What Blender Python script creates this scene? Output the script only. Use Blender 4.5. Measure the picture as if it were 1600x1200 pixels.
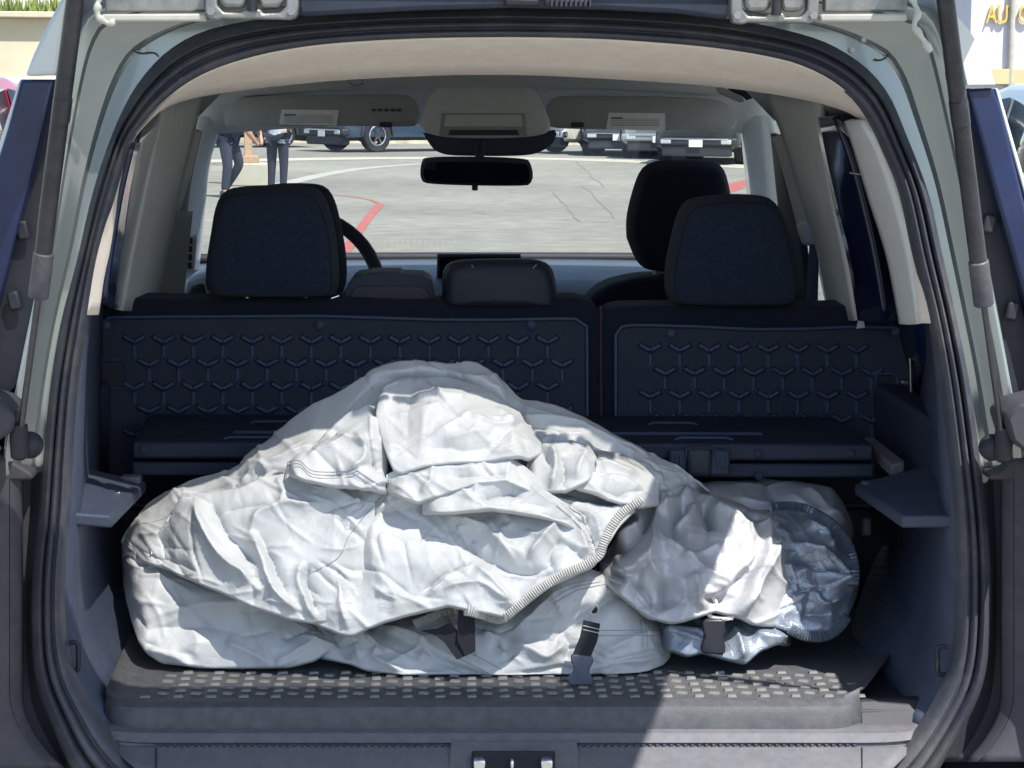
import bpy, bmesh, math, random
import numpy as np
from mathutils import Vector, Matrix, noise

for o in list(bpy.data.objects): bpy.data.objects.remove(o)
scene = bpy.context.scene
COL = scene.collection
R = math.radians
random.seed(4)

# ------------------------------------------------------------------ camera
CAM_POS = Vector((-0.116, -3.17, 1.618))
YAW, PITCH, ROLL, LENS = R(2.1), R(7.62), R(0.5), 77.0
FPX = 1600 * LENS / 36.0
cam_data = bpy.data.cameras.new('camera')
cam_data.lens = LENS; cam_data.sensor_width = 36.0
cam_data.clip_start = 0.05; cam_data.clip_end = 3000
cam = bpy.data.objects.new('camera', cam_data); COL.objects.link(cam)
CAM_ROT = Matrix.Rotation(-YAW, 3, 'Z') @ Matrix.Rotation(R(90) - PITCH, 3, 'X') @ Matrix.Rotation(ROLL, 3, 'Z')
cam.matrix_world = Matrix.Translation(CAM_POS) @ CAM_ROT.to_4x4()
scene.camera = cam
cam_data.dof.use_dof = False

# ------------------------------------------------------------------ light
SUN_EL, SUN_AZ = R(58), R(35)          # azimuth measured from straight behind the car towards its right side
sun_dir = Vector((math.sin(SUN_AZ) * math.cos(SUN_EL), -math.cos(SUN_AZ) * math.cos(SUN_EL), math.sin(SUN_EL)))
world = bpy.data.worlds.new('World'); scene.world = world; world.use_nodes = True
wn = world.node_tree.nodes; wl = world.node_tree.links
bg = wn['Background']; sky = wn.new('ShaderNodeTexSky'); sky.sky_type = 'NISHITA'; sky.sun_disc = False
sky.sun_elevation = SUN_EL; sky.sun_rotation = math.atan2(sun_dir.x, sun_dir.y)
wl.new(sky.outputs[0], bg.inputs['Color']); bg.inputs['Strength'].default_value = 0.13
sl = bpy.data.lights.new('sun', 'SUN'); sl.energy = 4.8; sl.angle = R(0.5); sl.color = (1.0, 0.95, 0.87)
sun = bpy.data.objects.new('sun', sl); COL.objects.link(sun)
sun.rotation_euler = sun_dir.to_track_quat('Z', 'Y').to_euler(); sun.location = (6, -8, 12)

scene.view_settings.view_transform = 'Standard'; scene.view_settings.look = 'None'
scene.view_settings.gamma = 1.0; scene.view_settings.use_curve_mapping = False
scene.view_settings.exposure = 0.88
scene.render.engine = 'CYCLES'
scene.cycles.use_denoising = True
scene.cycles.max_bounces = 10; scene.cycles.diffuse_bounces = 5; scene.cycles.transparent_max_bounces = 16
scene.cycles.sample_clamp_indirect = 6.0

# ------------------------------------------------------------------ helpers
def ray(px, py):
    return CAM_ROT @ Vector(((px - 800) / FPX, -(py - 600) / FPX, -1.0))
def P(px, py, Y):                       # the point at depth Y (metres along the car) that shows at a pixel of the photograph
    d = ray(px, py); return CAM_POS + d * ((Y - CAM_POS.y) / d.y)
def PZ(px, py, Z):
    d = ray(px, py); return CAM_POS + d * ((Z - CAM_POS.z) / d.z)
def PX(px, py, X):
    d = ray(px, py); return CAM_POS + d * ((X - CAM_POS.x) / d.x)
def project(p):
    q = CAM_ROT.transposed() @ (Vector(p) - CAM_POS)
    return 800 + FPX * q.x / -q.z, 600 - FPX * q.y / -q.z

def empty(name, loc=(0, 0, 0), rz=0, parent=None):
    o = bpy.data.objects.new(name, None); COL.objects.link(o)
    o.location = loc; o.rotation_euler = (0, 0, rz); o.empty_display_size = 0.1
    if parent: o.parent = parent
    return o
def tag(o, label=None, cat=None, group=None, kind=None):
    if label: o['label'] = label
    if cat: o['category'] = cat
    if group: o['group'] = group
    if kind: o['kind'] = kind
    return o
def link(name, me, mat, parent=None, smooth=True, angle=40):
    if mat is not None: me.materials.append(mat)
    o = bpy.data.objects.new(name, me); COL.objects.link(o)
    if parent is not None: o.parent = parent
    if smooth:
        me.shade_smooth() if hasattr(me, 'shade_smooth') else None
        for p in me.polygons: p.use_smooth = True
        try: me.set_sharp_from_angle(angle=R(angle))
        except Exception: pass
    return o
def mk(name, verts, faces, mat, parent=None, smooth=True, angle=40, solid=0, bevel=0, sub=0, off=-1, seg=2):
    me = bpy.data.meshes.new(name)
    me.from_pydata([tuple(v) for v in verts], [], faces); me.update()
    bm = bmesh.new(); bm.from_mesh(me); bmesh.ops.recalc_face_normals(bm, faces=bm.faces); bm.to_mesh(me); bm.free()
    o = link(name, me, mat, parent, smooth, angle)
    if solid:
        m = o.modifiers.new('thick', 'SOLIDIFY'); m.thickness = solid; m.offset = off
    if bevel:
        m = o.modifiers.new('bevel', 'BEVEL'); m.width = bevel; m.segments = seg; m.limit_method = 'ANGLE'; m.angle_limit = R(35)
    if sub:
        m = o.modifiers.new('sub', 'SUBSURF'); m.levels = sub; m.render_levels = sub
    return o
def box_vf(c, s, rot=None):
    c = Vector(c); vs = []
    for x in (-.5, .5):
        for y in (-.5, .5):
            for z in (-.5, .5):
                v = Vector((x * s[0], y * s[1], z * s[2]))
                if rot is not None: v = rot @ v
                vs.append(c + v)
    return vs, [(0, 1, 3, 2), (4, 6, 7, 5), (0, 4, 5, 1), (2, 3, 7, 6), (0, 2, 6, 4), (1, 5, 7, 3)]
def box(name, c, s, mat, parent=None, bevel=.004, rot=None, seg=2):
    v, f = box_vf(c, s, rot); return mk(name, v, f, mat, parent, bevel=bevel, seg=seg)
class MB:
    def __init__(s): s.v = []; s.f = []
    def add(s, v, f):
        n = len(s.v); s.v += [Vector(q) for q in v]; s.f += [tuple(i + n for i in t) for t in f]; return s
    def box(s, c, sz, rot=None): return s.add(*box_vf(c, sz, rot))
    def tube(s, pts, r, n=8, cap=True): return s.add(*tube_vf(pts, r, n, cap))
    def build(s, name, mat, parent=None, **k): return mk(name, s.v, s.f, mat, parent, **k)
def tube_vf(pts, r, n=8, cap=True):
    pts = [Vector(p) for p in pts]; rs = r if isinstance(r, (list, tuple)) else [r] * len(pts)
    vs = []; fs = []; up = None
    for i, p in enumerate(pts):
        t = (pts[min(i + 1, len(pts) - 1)] - pts[max(i - 1, 0)]).normalized()
        if up is None:
            up = Vector((0, 0, 1)) if abs(t.z) < .9 else Vector((0, 1, 0))
        a = t.cross(up).normalized(); b = a.cross(t).normalized(); up = b
        for k in range(n):
            th = 2 * math.pi * k / n; vs.append(p + (a * math.cos(th) + b * math.sin(th)) * rs[i])
    for i in range(len(pts) - 1):
        for k in range(n):
            fs.append((i * n + k, i * n + (k + 1) % n, (i + 1) * n + (k + 1) % n, (i + 1) * n + k))
    if cap: fs.append(tuple(range(n))[::-1]); fs.append(tuple(range((len(pts) - 1) * n, len(pts) * n)))
    return vs, fs
def tube(name, pts, r, mat, parent=None, n=10, **k):
    v, f = tube_vf(pts, r, n); return mk(name, v, f, mat, parent, **k)
def grid_faces(rows, cols, closed_c=False, closed_r=False):
    f = []
    for i in range(rows - (0 if closed_r else 1)):
        for j in range(cols - (0 if closed_c else 1)):
            f.append((i * cols + j, i * cols + (j + 1) % cols, ((i + 1) % rows) * cols + (j + 1) % cols, ((i + 1) % rows) * cols + j))
    return f
def loft(name, rings, mat, parent=None, closed_c=False, closed_r=False, cap=False, **k):
    n = len(rings[0]); vs = [p for r_ in rings for p in r_]
    f = grid_faces(len(rings), n, closed_c, closed_r)
    if cap: f += [tuple(range(n))[::-1], tuple(range((len(rings) - 1) * n, len(rings) * n))]
    return mk(name, vs, f, mat, parent, **k)
def resample(pts, n, spline=True):
    pts = [Vector(p) for p in pts]
    if spline and len(pts) > 2:
        out = []
        for i in range(len(pts) - 1):
            p0 = pts[max(i - 1, 0)]; p1 = pts[i]; p2 = pts[i + 1]; p3 = pts[min(i + 2, len(pts) - 1)]
            for s in range(8):
                t = s / 8
                out.append(.5 * ((2 * p1) + (p2 - p0) * t + (2 * p0 - 5 * p1 + 4 * p2 - p3) * t * t + (3 * p1 - p0 - 3 * p2 + p3) * t ** 3))
        out.append(pts[-1]); pts = out
    L = [0]
    for i in range(1, len(pts)): L.append(L[-1] + (pts[i] - pts[i - 1]).length)
    res = []; k = 0
    for i in range(n):
        s = L[-1] * i / (n - 1)
        while k < len(L) - 2 and L[k + 1] < s: k += 1
        t = (s - L[k]) / max(L[k + 1] - L[k], 1e-9); res.append(pts[k].lerp(pts[k + 1], min(max(t, 0), 1)))
    return res
def slab(name, poly, depth_vec, mat, parent=None, bevel=.003, seg=2, **k):
    """a polygon given thickness along a vector"""
    n = len(poly); v = [Vector(p) for p in poly] + [Vector(p) + Vector(depth_vec) for p in poly]
    f = [tuple(range(n)), tuple(range(2 * n - 1, n - 1, -1))] + [(i, (i + 1) % n, n + (i + 1) % n, n + i) for i in range(n)]
    return mk(name, v, f, mat, parent, bevel=bevel, seg=seg, **k)
def rrect(cx, cz, w, h, r, n=5):
    out = []
    for k, (sx, sz) in enumerate(((1, 1), (-1, 1), (-1, -1), (1, -1))):
        for i in range(n + 1):
            a = math.pi / 2 * (k + i / n)
            out.append((cx + sx * (w / 2 - r) + r * math.cos(a), cz + sz * (h / 2 - r) + r * math.sin(a)))
    return out
def copy_tree(o, parent=None, **props):
    c = o.copy(); COL.objects.link(c); c.parent = parent
    for k, v in props.items(): c[k] = v
    for ch in list(o.children): copy_tree(ch, c)
    return c

# ------------------------------------------------------------------ materials
def pmat(name, col, rough=.6, metal=0., var=.12, scale=30., bump=.0, bscale=400., coat=0., spec=.5, rvar=.08, dust=0., sheen=0., detail=6):
    m = bpy.data.materials.new(name); m.use_nodes = True; nt = m.node_tree; N = nt.nodes; L = nt.links
    b = N['Principled BSDF']; b.inputs['Roughness'].default_value = rough; b.inputs['Metallic'].default_value = metal
    b.inputs['Specular IOR Level'].default_value = spec
    b.inputs['Coat Weight'].default_value = coat; b.inputs['Coat Roughness'].default_value = .04
    b.inputs['Sheen Weight'].default_value = sheen
    tc = N.new('ShaderNodeTexCoord')
    n1 = N.new('ShaderNodeTexNoise'); n1.inputs['Scale'].default_value = scale; n1.inputs['Detail'].default_value = detail
    L.new(tc.outputs['Object'], n1.inputs['Vector'])
    rmp = N.new('ShaderNodeValToRGB'); c = Vector(col[:3])
    lo = c * (1 - var); hi = c * (1 + var)
    rmp.color_ramp.elements[0].position = .3; rmp.color_ramp.elements[1].position = .7
    rmp.color_ramp.elements[0].color = (*lo, 1); rmp.color_ramp.elements[1].color = (*[min(x, 1) for x in hi], 1)
    L.new(n1.outputs['Fac'], rmp.inputs['Fac'])
    last = rmp.outputs['Color']
    if dust:
        n3 = N.new('ShaderNodeTexNoise'); n3.inputs['Scale'].default_value = 9; n3.inputs['Detail'].default_value = 9; n3.inputs['Roughness'].default_value = .7
        L.new(tc.outputs['Object'], n3.inputs['Vector'])
        r3 = N.new('ShaderNodeValToRGB'); r3.color_ramp.elements[0].position = .48; r3.color_ramp.elements[1].position = .78
        r3.color_ramp.elements[1].color = (dust, dust, dust, 1)
        L.new(n3.outputs['Fac'], r3.inputs['Fac'])
        mx = N.new('ShaderNodeMixRGB'); L.new(r3.outputs['Color'], mx.inputs['Fac']); L.new(last, mx.inputs['Color1']); mx.inputs['Color2'].default_value = (.33, .30, .25, 1)
        last = mx.outputs['Color']
    L.new(last, b.inputs['Base Color'])
    mr = N.new('ShaderNodeMapRange'); mr.inputs['To Min'].default_value = max(rough - rvar, .01); mr.inputs['To Max'].default_value = min(rough + rvar, 1)
    n4 = N.new('ShaderNodeTexNoise'); n4.inputs['Scale'].default_value = scale * .35; n4.inputs['Detail'].default_value = 8
    L.new(tc.outputs['Object'], n4.inputs['Vector']); L.new(n4.outputs['Fac'], mr.inputs['Value']); L.new(mr.outputs['Result'], b.inputs['Roughness'])
    if bump:
        n2 = N.new('ShaderNodeTexNoise'); n2.inputs['Scale'].default_value = bscale; n2.inputs['Detail'].default_value = 3
        L.new(tc.outputs['Object'], n2.inputs['Vector'])
        bp = N.new('ShaderNodeBump'); bp.inputs['Strength'].default_value = bump; bp.inputs['Distance'].default_value = .002
        L.new(n2.outputs['Fac'], bp.inputs['Height']); L.new(bp.outputs['Normal'], b.inputs['Normal'])
    return m
def glassmat(name, tint, refl=.1, rough=0.0):
    m = bpy.data.materials.new(name); m.use_nodes = True; nt = m.node_tree; N = nt.nodes; L = nt.links
    N.remove(N['Principled BSDF']); out = N['Material Output']
    tr = N.new('ShaderNodeBsdfTransparent'); tr.inputs['Color'].default_value = (*tint, 1)
    gl = N.new('ShaderNodeBsdfGlossy'); gl.inputs['Roughness'].default_value = rough; gl.inputs['Color'].default_value = (.9, .95, 1, 1)
    lw = N.new('ShaderNodeLayerWeight'); lw.inputs['Blend'].default_value = .5
    pw = N.new('ShaderNodeMath'); pw.operation = 'POWER'; pw.inputs[1].default_value = 4.0; L.new(lw.outputs['Facing'], pw.inputs[0])
    mr = N.new('ShaderNodeMapRange'); mr.inputs['To Min'].default_value = .045; mr.inputs['To Max'].default_value = .75; L.new(pw.outputs[0], mr.inputs['Value'])
    mx = N.new('ShaderNodeMixShader'); L.new(mr.outputs[0], mx.inputs[0]); L.new(tr.outputs[0], mx.inputs[1]); L.new(gl.outputs[0], mx.inputs[2])
    L.new(mx.outputs[0], out.inputs['Surface']); return m
def emitless(name, col): return pmat(name, col, .4)

M = {}
M['paint'] = pmat('paint_grey_green', (.27, .305, .315), .2, .55, .05, 14, 0, coat=.8, rvar=.06)
M['white_paint'] = pmat('paint_white_roof', (.62, .66, .68), .25, 0, .03, 8, 0, coat=.8)
M['gloss_black'] = pmat('gloss_black', (.010, .020, .070), .22, 0, .2, 20, 0, coat=.25, spec=.35, dust=.03)
M['plastic'] = pmat('plastic_charcoal', (.026, .037, .070), .62, 0, .12, 60, .35, 900, dust=.05)
M['plastic2'] = pmat('plastic_slate', (.044, .058, .100), .55, 0, .10, 50, .4, 1000, dust=.08)
M['plastic_sill'] = pmat('plastic_sill', (.118, .120, .138), .5, 0, .12, 70, .5, 1100, dust=.16)
M['trim_out'] = pmat('corner_plastic', (.040, .040, .052), .6, 0, .12, 60, .4, 900, dust=.10)
M['rubber'] = pmat('rubber_seal', (.050, .055, .074), .5, 0, .12, 90, .25, 300, dust=.28)
M['rubber_d'] = pmat('rubber_dark', (.014, .016, .026), .6, 0, .2, 40, .15, 300)
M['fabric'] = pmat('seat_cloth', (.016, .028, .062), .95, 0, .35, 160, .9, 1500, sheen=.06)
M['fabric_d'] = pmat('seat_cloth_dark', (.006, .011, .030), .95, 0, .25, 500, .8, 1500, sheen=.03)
M['leather'] = pmat('leather_dark', (.020, .026, .045), .5, 0, .2, 200, .5, 700)
M['panel'] = pmat('seat_panel', (.010, .019, .045), .5, 0, .15, 90, .5, 1200, dust=.03)
M['rib'] = pmat('seat_rib_lit', (.030, .050, .105), .45, 0, .12, 90, .3, 1200)  # paler than seat_panel: light caught by the relief is in the colour
M['liner'] = pmat('headliner_beige', (.82, .745, .68), .95, 0, .05, 40, .4, 900)
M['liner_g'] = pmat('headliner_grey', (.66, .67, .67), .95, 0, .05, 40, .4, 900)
M['pillar'] = pmat('pillar_grey', (.62, .635, .64), .8, 0, .05, 40, .3, 900)
M['visor'] = pmat('visor_grey', (.38, .385, .39), .9, 0, .05, 40, .4, 900)
M['label'] = pmat('visor_label', (.86, .87, .87), .6, 0, .05, 60)
M['ink'] = pmat('ink', (.05, .05, .06), .7)
M['chrome'] = pmat('chrome', (.7, .72, .75), .15, 1, .04, 20)
M['rod'] = pmat('dark_rod', (.10, .10, .12), .25, .9, .1, 80)
M['navy_glass'] = pmat('tinted_glass_navy', (.005, .012, .045), .12, 0, .1, 20, coat=.3, spec=.4)
M['steel'] = pmat('steel', (.36, .37, .39), .38, .9, .12, 80, .2, 200)
M['galv'] = pmat('galvanised', (.30, .31, .31), .45, .6, .2, 60, .3, 200, dust=.2)
M['strut'] = pmat('strut_black', (.020, .022, .032), .32, 0, .3, 120, .3, 500, dust=.10)
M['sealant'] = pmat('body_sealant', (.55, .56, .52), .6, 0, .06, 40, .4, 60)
M['win'] = glassmat('window_clear', (.95, .97, .955))
M['privacy'] = glassmat('window_privacy', (.12, .14, .18))
M['gate_glass'] = glassmat('gate_glass', (.75, .745, .73))
M['screen'] = pmat('screen_black', (.008, .01, .016), .08, 0, .1, 20, coat=1)
M['mirror'] = pmat('mirror_glass', (.55, .6, .65), .02, 1, .01, 20, rvar=.0)
M['red_lens'] = pmat('red_lens', (.45, .012, .012), .12, 0, .1, 20, coat=1)
M['thread'] = pmat('thread', (.5, .52, .55), .7)
# ================================================================== the car
suv = empty('parked_suv', (0, 0, 0))
tag(suv, 'grey-green SUV with its tailgate raised, seen into its open cargo area', 'car')
def Yo(py): return .08 - .10 * py / 1200.0
def PO(p, dy=0): return P(p[0], p[1], Yo(p[1]) + dy)

OL = [(800, 12), (660, 14), (530, 20), (440, 26), (364, 37), (310, 52), (267, 76), (233, 108), (203, 150), (175, 210), (145, 300), (122, 400), (96, 500), (79, 600), (69, 700), (61, 800), (51, 900), (50, 1000), (58, 1070), (80, 1130), (111, 1200), (160, 1255), (240, 1285), (500, 1292), (800, 1292)]
IL = [(800, 58), (660, 60), (530, 67), (450, 77), (390, 90), (335, 108), (290, 131), (250, 163), (224, 192), (200, 226), (178, 300), (150, 400), (133, 500), (118, 600), (110, 700), (105, 800), (97, 900), (98, 990), (110, 1050), (138, 1105), (176, 1162), (225, 1205), (300, 1232), (500, 1240), (800, 1240)]
OR_ = [(800, 12), (940, 15), (1070, 22), (1140, 30), (1215, 44), (1280, 62), (1325, 85), (1360, 112), (1390, 150), (1414, 205), (1450, 300), (1473, 400), (1495, 500), (1515, 600), (1529, 700), (1541, 800), (1548, 900), (1546, 1000), (1538, 1060), (1520, 1110), (1475, 1190), (1440, 1240), (1370, 1280), (1100, 1292), (800, 1292)]
IR = [(800, 58), (940, 61), (1070, 70), (1140, 78), (1200, 88), (1250, 101), (1300, 125), (1340, 158), (1365, 195), (1384, 236), (1410, 300), (1432, 400), (1457, 500), (1474, 600), (1487, 700), (1497, 800), (1500, 900), (1498, 990), (1490, 1045), (1468, 1098), (1430, 1158), (1385, 1203), (1310, 1230), (1100, 1240), (800, 1240)]
NS = 120
def contour(a): return resample([PO(p) for p in a], NS)
oc = contour(OL) + contour(OR_)[::-1][1:-1]
ic = contour(IL) + contour(IR)[::-1][1:-1]
prof = [(0, .03), (.0, .0), (.03, -.004), (.18, -.014), (.31, -.021), (.345, -.018), (.38, .006), (.42, .006), (.45, -.008), (.50, -.014), (.57, -.016), (.63, -.013), (.68, -.002), (.71, -.002), (.75, -.010), (.83, -.014), (.92, -.010), (.98, .0), (1.0, .03)]
rings = [[a.lerp(b, t) + Vector((0, y, 0)) for t, y in prof] for a, b in zip(oc, ic)]
seal = loft('tailgate_seal', rings, M['rubber'], suv, closed_r=True, angle=60)
for k, frac in enumerate((.10, .52, .86)):
    pth = [a.lerp(b, frac) + Vector((0, -.0125, 0)) for a, b in zip(oc, ic)]

# painted jamb outside the seal
JL = [(800, -46), (660, -44), (530, -40), (440, -32), (364, -20), (310, -12), (250, -5), (200, 2), (160, 10), (140, 20), (122, 60), (108, 140), (94, 240), (80, 340), (64, 440), (44, 540), (24, 640), (14, 690), (12, 740)]
JR = [(800, -46), (940, -44), (1070, -40), (1140, -32), (1215, -22), (1280, -12), (1340, -5), (1390, 2), (1430, 10), (1452, 20), (1468, 60), (1484, 140), (1502, 240), (1522, 340), (1541, 440), (1560, 540), (1578, 640), (1588, 690), (1592, 740)]
OLu = [p for p in OL if p[1] <= 700] + [(65, 740)]
ORu = [p for p in OR_ if p[1] <= 700] + [(1533, 740)]
jp = [(-.03, .02), (0, .012), (.26, .011), (.30, .008), (.34, -.002), (.46, -.006), (.6, -.014), (.74, -.022), (.78, -.030), (.9, -.034), (1, -.035)]
for O_, J_ in ((OLu, JL), (ORu, JR)):
    a_ = resample([PO(p) for p in O_], 70); b_ = resample([PO(p) for p in J_], 70)
    loft('tailgate_jamb', [[a.lerp(b, t) + Vector((0, y, 0)) for t, y in jp] for a, b in zip(a_, b_)], M['paint'], suv, angle=25, solid=.004, off=0)
# drip channel, lit look painted in pale, and sealant beads in upper corners
for s, (x0, x1) in ((-1, (158, 322)), (1, (1282, 1418))):
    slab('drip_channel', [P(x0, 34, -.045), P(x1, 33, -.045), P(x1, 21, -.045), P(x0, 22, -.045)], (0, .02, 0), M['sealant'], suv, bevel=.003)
    slab('channel_wall', [P(x0 + 6, 18, -.03), P(x1, 18, -.03), P(x1, -30, -.03), P(x0 + 6, -30, -.03)], (0, .02, 0), M['galv'], suv)
    pts = [P(x0 - 2, -10, -.05), P(x0 - 6, 12, -.055), P(x0 - 4, 26, -.055), P(x0 + 10, 36, -.052), P(x0 + 22, 33, -.05)] if s < 0 else [P(x1 + 4, -10, -.05), P(x1 + 16, 20, -.055), P(x1 + 10, 40, -.055), P(x1 + 22, 58, -.054), P(x1 + 36, 80, -.052)]
    pts = resample(pts, 26)
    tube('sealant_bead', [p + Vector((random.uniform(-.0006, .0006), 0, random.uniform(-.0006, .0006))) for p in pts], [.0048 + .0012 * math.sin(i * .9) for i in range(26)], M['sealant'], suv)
    px = 212 if s < 0 else 1345
    for q in (0, 1):
        v, f = tube_vf([P(px + s * (5 - 18 * q), 62 + 16 * q, .09), P(px + s * (5 - 18 * q), 62 + 16 * q, .072)], .004, 10); mk('jamb_plug', v, f, M['paint'], suv)
# seam steps pressed in the painted corners
for pts in ([(178, 44), (196, 66), (214, 82), (240, 82), (247, 88)], [(1408, 52), (1398, 74), (1384, 90), (1374, 94), (1366, 92)]):
    tube('pressed_seam', resample([P(x, y, Yo(y) + .002) for x, y in pts], 16), .0011, M['rubber_d'], suv, n=6)
# ---- dark plastic corner trims below the jamb
for s in (-1, 1):
    O_ = [p for p in (OL if s < 0 else OR_) if 700 <= p[1] <= 1200]
    O_ = [(O_[0][0] + (-3 if s < 0 else 3), 716)] + O_[1:]
    rows = []
    for (x, y) in resample([Vector((p[0], p[1], 0)) for p in O_], 40).__iter__() if False else [(p.x, p.y) for p in resample([Vector((p[0], p[1], 0)) for p in O_], 40)]:
        Y = Yo(y); w = 1 if s < 0 else -1
        edge = 33 if s < 0 else 1566
        if y > 1080: edge += -s * (y - 1080) ** 2 / 220.0
        r_ = [P(x + w * 3, y, Y + .03), P(x - w * 1, y, Y + .035), P((x + edge) / 2, y, Y + .045), P(edge + w * 2, y, Y + .04), P(edge, y, Y - .012), P(edge - w * 4, y, Y - .02), P(edge - w * 17, y, Y - .03), P(edge - w * 18, y, Y - .024), P(edge - w * 20, y, Y - .032), P(edge - w * 34, y, Y - .04), P(edge - w * 90, y, Y - .05), P(edge - w * 210, y, Y - .02), P(edge - w * 240, y, Y + .12)]
        rows.append(r_)
    loft('corner_trim', rows, M['trim_out'], suv, angle=35, solid=.003, off=0)
    xa, xb = (-180, -34) if s < 0 else (1634, 1780)
    slab('tail_lamp', [P(xa, 700, -.09), P(xb, 715, -.09), P(xb, 1150, -.11), P(xa, 1165, -.11)], (0, .09, 0), M['red_lens'], suv, bevel=.012)
# hinge bracket blocks and strut ball joints beside the opening
blkL = slab('strut_bracket', [P(-70, 606, -.13), P(0, 628, -.13), P(11, 636, -.13), P(24, 648, -.13), P(20, 674, -.13), P(-4, 690, -.13), P(-70, 720, -.13)], (0, .10, 0), M['trim_out'], suv, bevel=.006)
blkR = slab('strut_bracket', [P(1571, 652, -.14), P(1592, 634, -.15), P(1604, 630, -.15), P(1680, 610, -.15), P(1680, 720, -.15), P(1604, 706, -.15), P(1582, 690, -.14)], (0, .10, 0), M['trim_out'], suv, bevel=.006)
for s in (-1, 1):
    q = [(-60, 700), (-10, 704), (8, 716), (30, 728), (50, 740), (52, 750), (-60, 752)] if s < 0 else [(1546, 750), (1548, 740), (1564, 736), (1578, 722), (1612, 712), (1660, 704), (1660, 752)]
    slab('bracket_shelf', [P(x, y, -.015) for x, y in q], (0, .05, 0), M['trim_out'], suv, bevel=.004)

# ---- exterior pillar skins: white roof corner, gloss black pillar, dark gap
W = 1600
def ext(name, px, Y, depth, mat, **k): return slab(name, [P(x, y, Y) for x, y in px], (0, depth, 0), mat, suv, **k)
ext('roof_corner', [(38, 119), (52, 84), (74, 38), (96, -4), (118, -46), (150, -80), (140, -30), (104, 20), (88, 117)], -.03, .5, M['white_paint'], bevel=.006)
ext('roof_corner', [(1556, 133), (1548, 108), (1530, 70), (1508, 38), (1488, 16), (1460, -40), (1450, -80), (1478, 0), (1497, 70), (1511, 134)], -.03, .5, M['white_paint'], bevel=.006)
ext('pillar_cover', [(33, 124), (84, 124), (66, 200), (42, 300), (16, 400), (-16, 520), (-50, 640), (-90, 640), (-60, 460), (-16, 290), (12, 200)], -.02, .4, M['gloss_black'], bevel=.005)
ext('pillar_cover', [(1512, 139), (1553, 137), (1564, 165), (1580, 230), (1600, 310), (1628, 430), (1660, 560), (1690, 660), (1650, 660), (1612, 500), (1585, 405), (1558, 310), (1532, 215)], -.02, .4, M['gloss_black'], bevel=.005)
ext('pillar_edge', [(29, 128), (34, 123), (14, 200), (-14, 292), (-56, 455), (-62, 450), (-20, 285), (8, 195)], -.016, .4, M['white_paint'], bevel=.002)
ext('pillar_edge', [(1555, 137), (1561, 140), (1575, 190), (1604, 290), (1640, 440), (1633, 440), (1600, 300), (1570, 195)], -.016, .4, M['white_paint'], bevel=.002)
ext('pillar_gap', [(84, 124), (112, 110), (88, 270), (62, 440), (30, 600), (-10, 640), (-20, 540), (14, 410), (44, 300), (68, 200)], .012, .02, M['rubber_d'])
ext('pillar_gap', [(1509, 137), (1480, 110), (1506, 270), (1528, 380), (1560, 530), (1584, 640), (1625, 600), (1590, 440), (1560, 330), (1534, 225)], .012, .02, M['rubber_d'])
for s, q in ((-1, (35, 360)), (-1, (22, 470)), (1, (1546, 350)), (1, (1582, 486))):
    box('glass_clip', P(q[0], q[1], .0), (.018, .010, .028), M['rubber_d'], suv, rot=Matrix.Rotation(s * .22, 3, 'Y'))

# ---- gas struts
for s in (-1, 1):
    if s < 0: a, b, c, d = P(60, 462, -.17), P(75, 330, -.20), P(118, -4, -.28), P(142, -190, -.325); e = P(30, 690, -.11)
    else: a, b, c, d = P(1537, 474, -.17), P(1520, 340, -.20), P(1477, -4, -.28), P(1453, -190, -.325); e = P(1568, 694, -.11)
    st = tube('gas_strut', [a, b, c, d], [.0118, .0122, .0122, .0122], M['strut'], suv, n=16)
    dr = (c - a).normalized()
    tube('dust_boot', [a - dr * .002, a + dr * .064], .0142, M['rubber'], st, n=16, bevel=.002)
    tube('collar', [a.lerp(c, .60), a.lerp(c, .675)], .0130, M['strut'], st, n=16)
    tube('piston_rod', [a, e], .0046, M['rod'], st, n=12)
    v, f = tube_vf([e + Vector((0, 0, .026)), e + Vector((0, 0, .024)), e, e - Vector((0, 0, .022)), e - Vector((0, 0, .026))], [.008, .0125, .0135, .0125, .006], 14); mk('rod_socket', v, f, M['rubber_d'], st)
    bm = bmesh.new(); bmesh.ops.create_uvsphere(bm, u_segments=18, v_segments=12, radius=.0195); me = bpy.data.meshes.new('ball_joint'); bm.to_mesh(me); bm.free()
    bj = link('ball_joint', me, M['rubber_d'], st); bj.location = e + Vector((-s * .011, .02, -.008))

# ---- tailgate raised above the opening, its glass next to the hinges
GH, GT = Vector((0, .03, 1.768)), Vector((0, -1.12, 2.16))
gn = Vector((0, -(GT - GH).z, (GT - GH).y)).normalized() * -1
def G(u, t, h=0): return GH.lerp(GT, t) + Vector((u, 0, 0)) + gn * h
gate = empty('tailgate', (0, 0, 0), parent=suv); gate.parent = suv
def gpanel(name, quad, h0, h1, mat, bev=.01):
    v = [G(u, t, h0) for u, t in quad] + [G(u, t, h1) for u, t in quad]; n = len(quad)
    f = [tuple(range(n)), tuple(range(2 * n - 1, n - 1, -1))] + [(i, (i + 1) % n, n + (i + 1) % n, n + i) for i in range(n)]
    return mk(name, v, f, mat, gate, bevel=bev)
GW0, GW1, TG0, TG1 = .555, .56, .05, .52
gpanel('gate_panel', [(-.68, 0), (.68, 0), (.70, TG0), (-.70, TG0)], 0, .06, M['paint'])
gpanel('gate_panel', [(-.70, TG1), (.70, TG1), (.69, 1), (-.69, 1)], 0, .08, M['plastic'])
gpanel('gate_panel', [(-.70, TG0), (-GW0, TG0), (-GW1, TG1), (-.70, TG1)], 0, .06, M['paint'])
gpanel('gate_panel', [(GW0, TG0), (.70, TG0), (.70, TG1), (GW1, TG1)], 0, .06, M['paint'])
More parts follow.
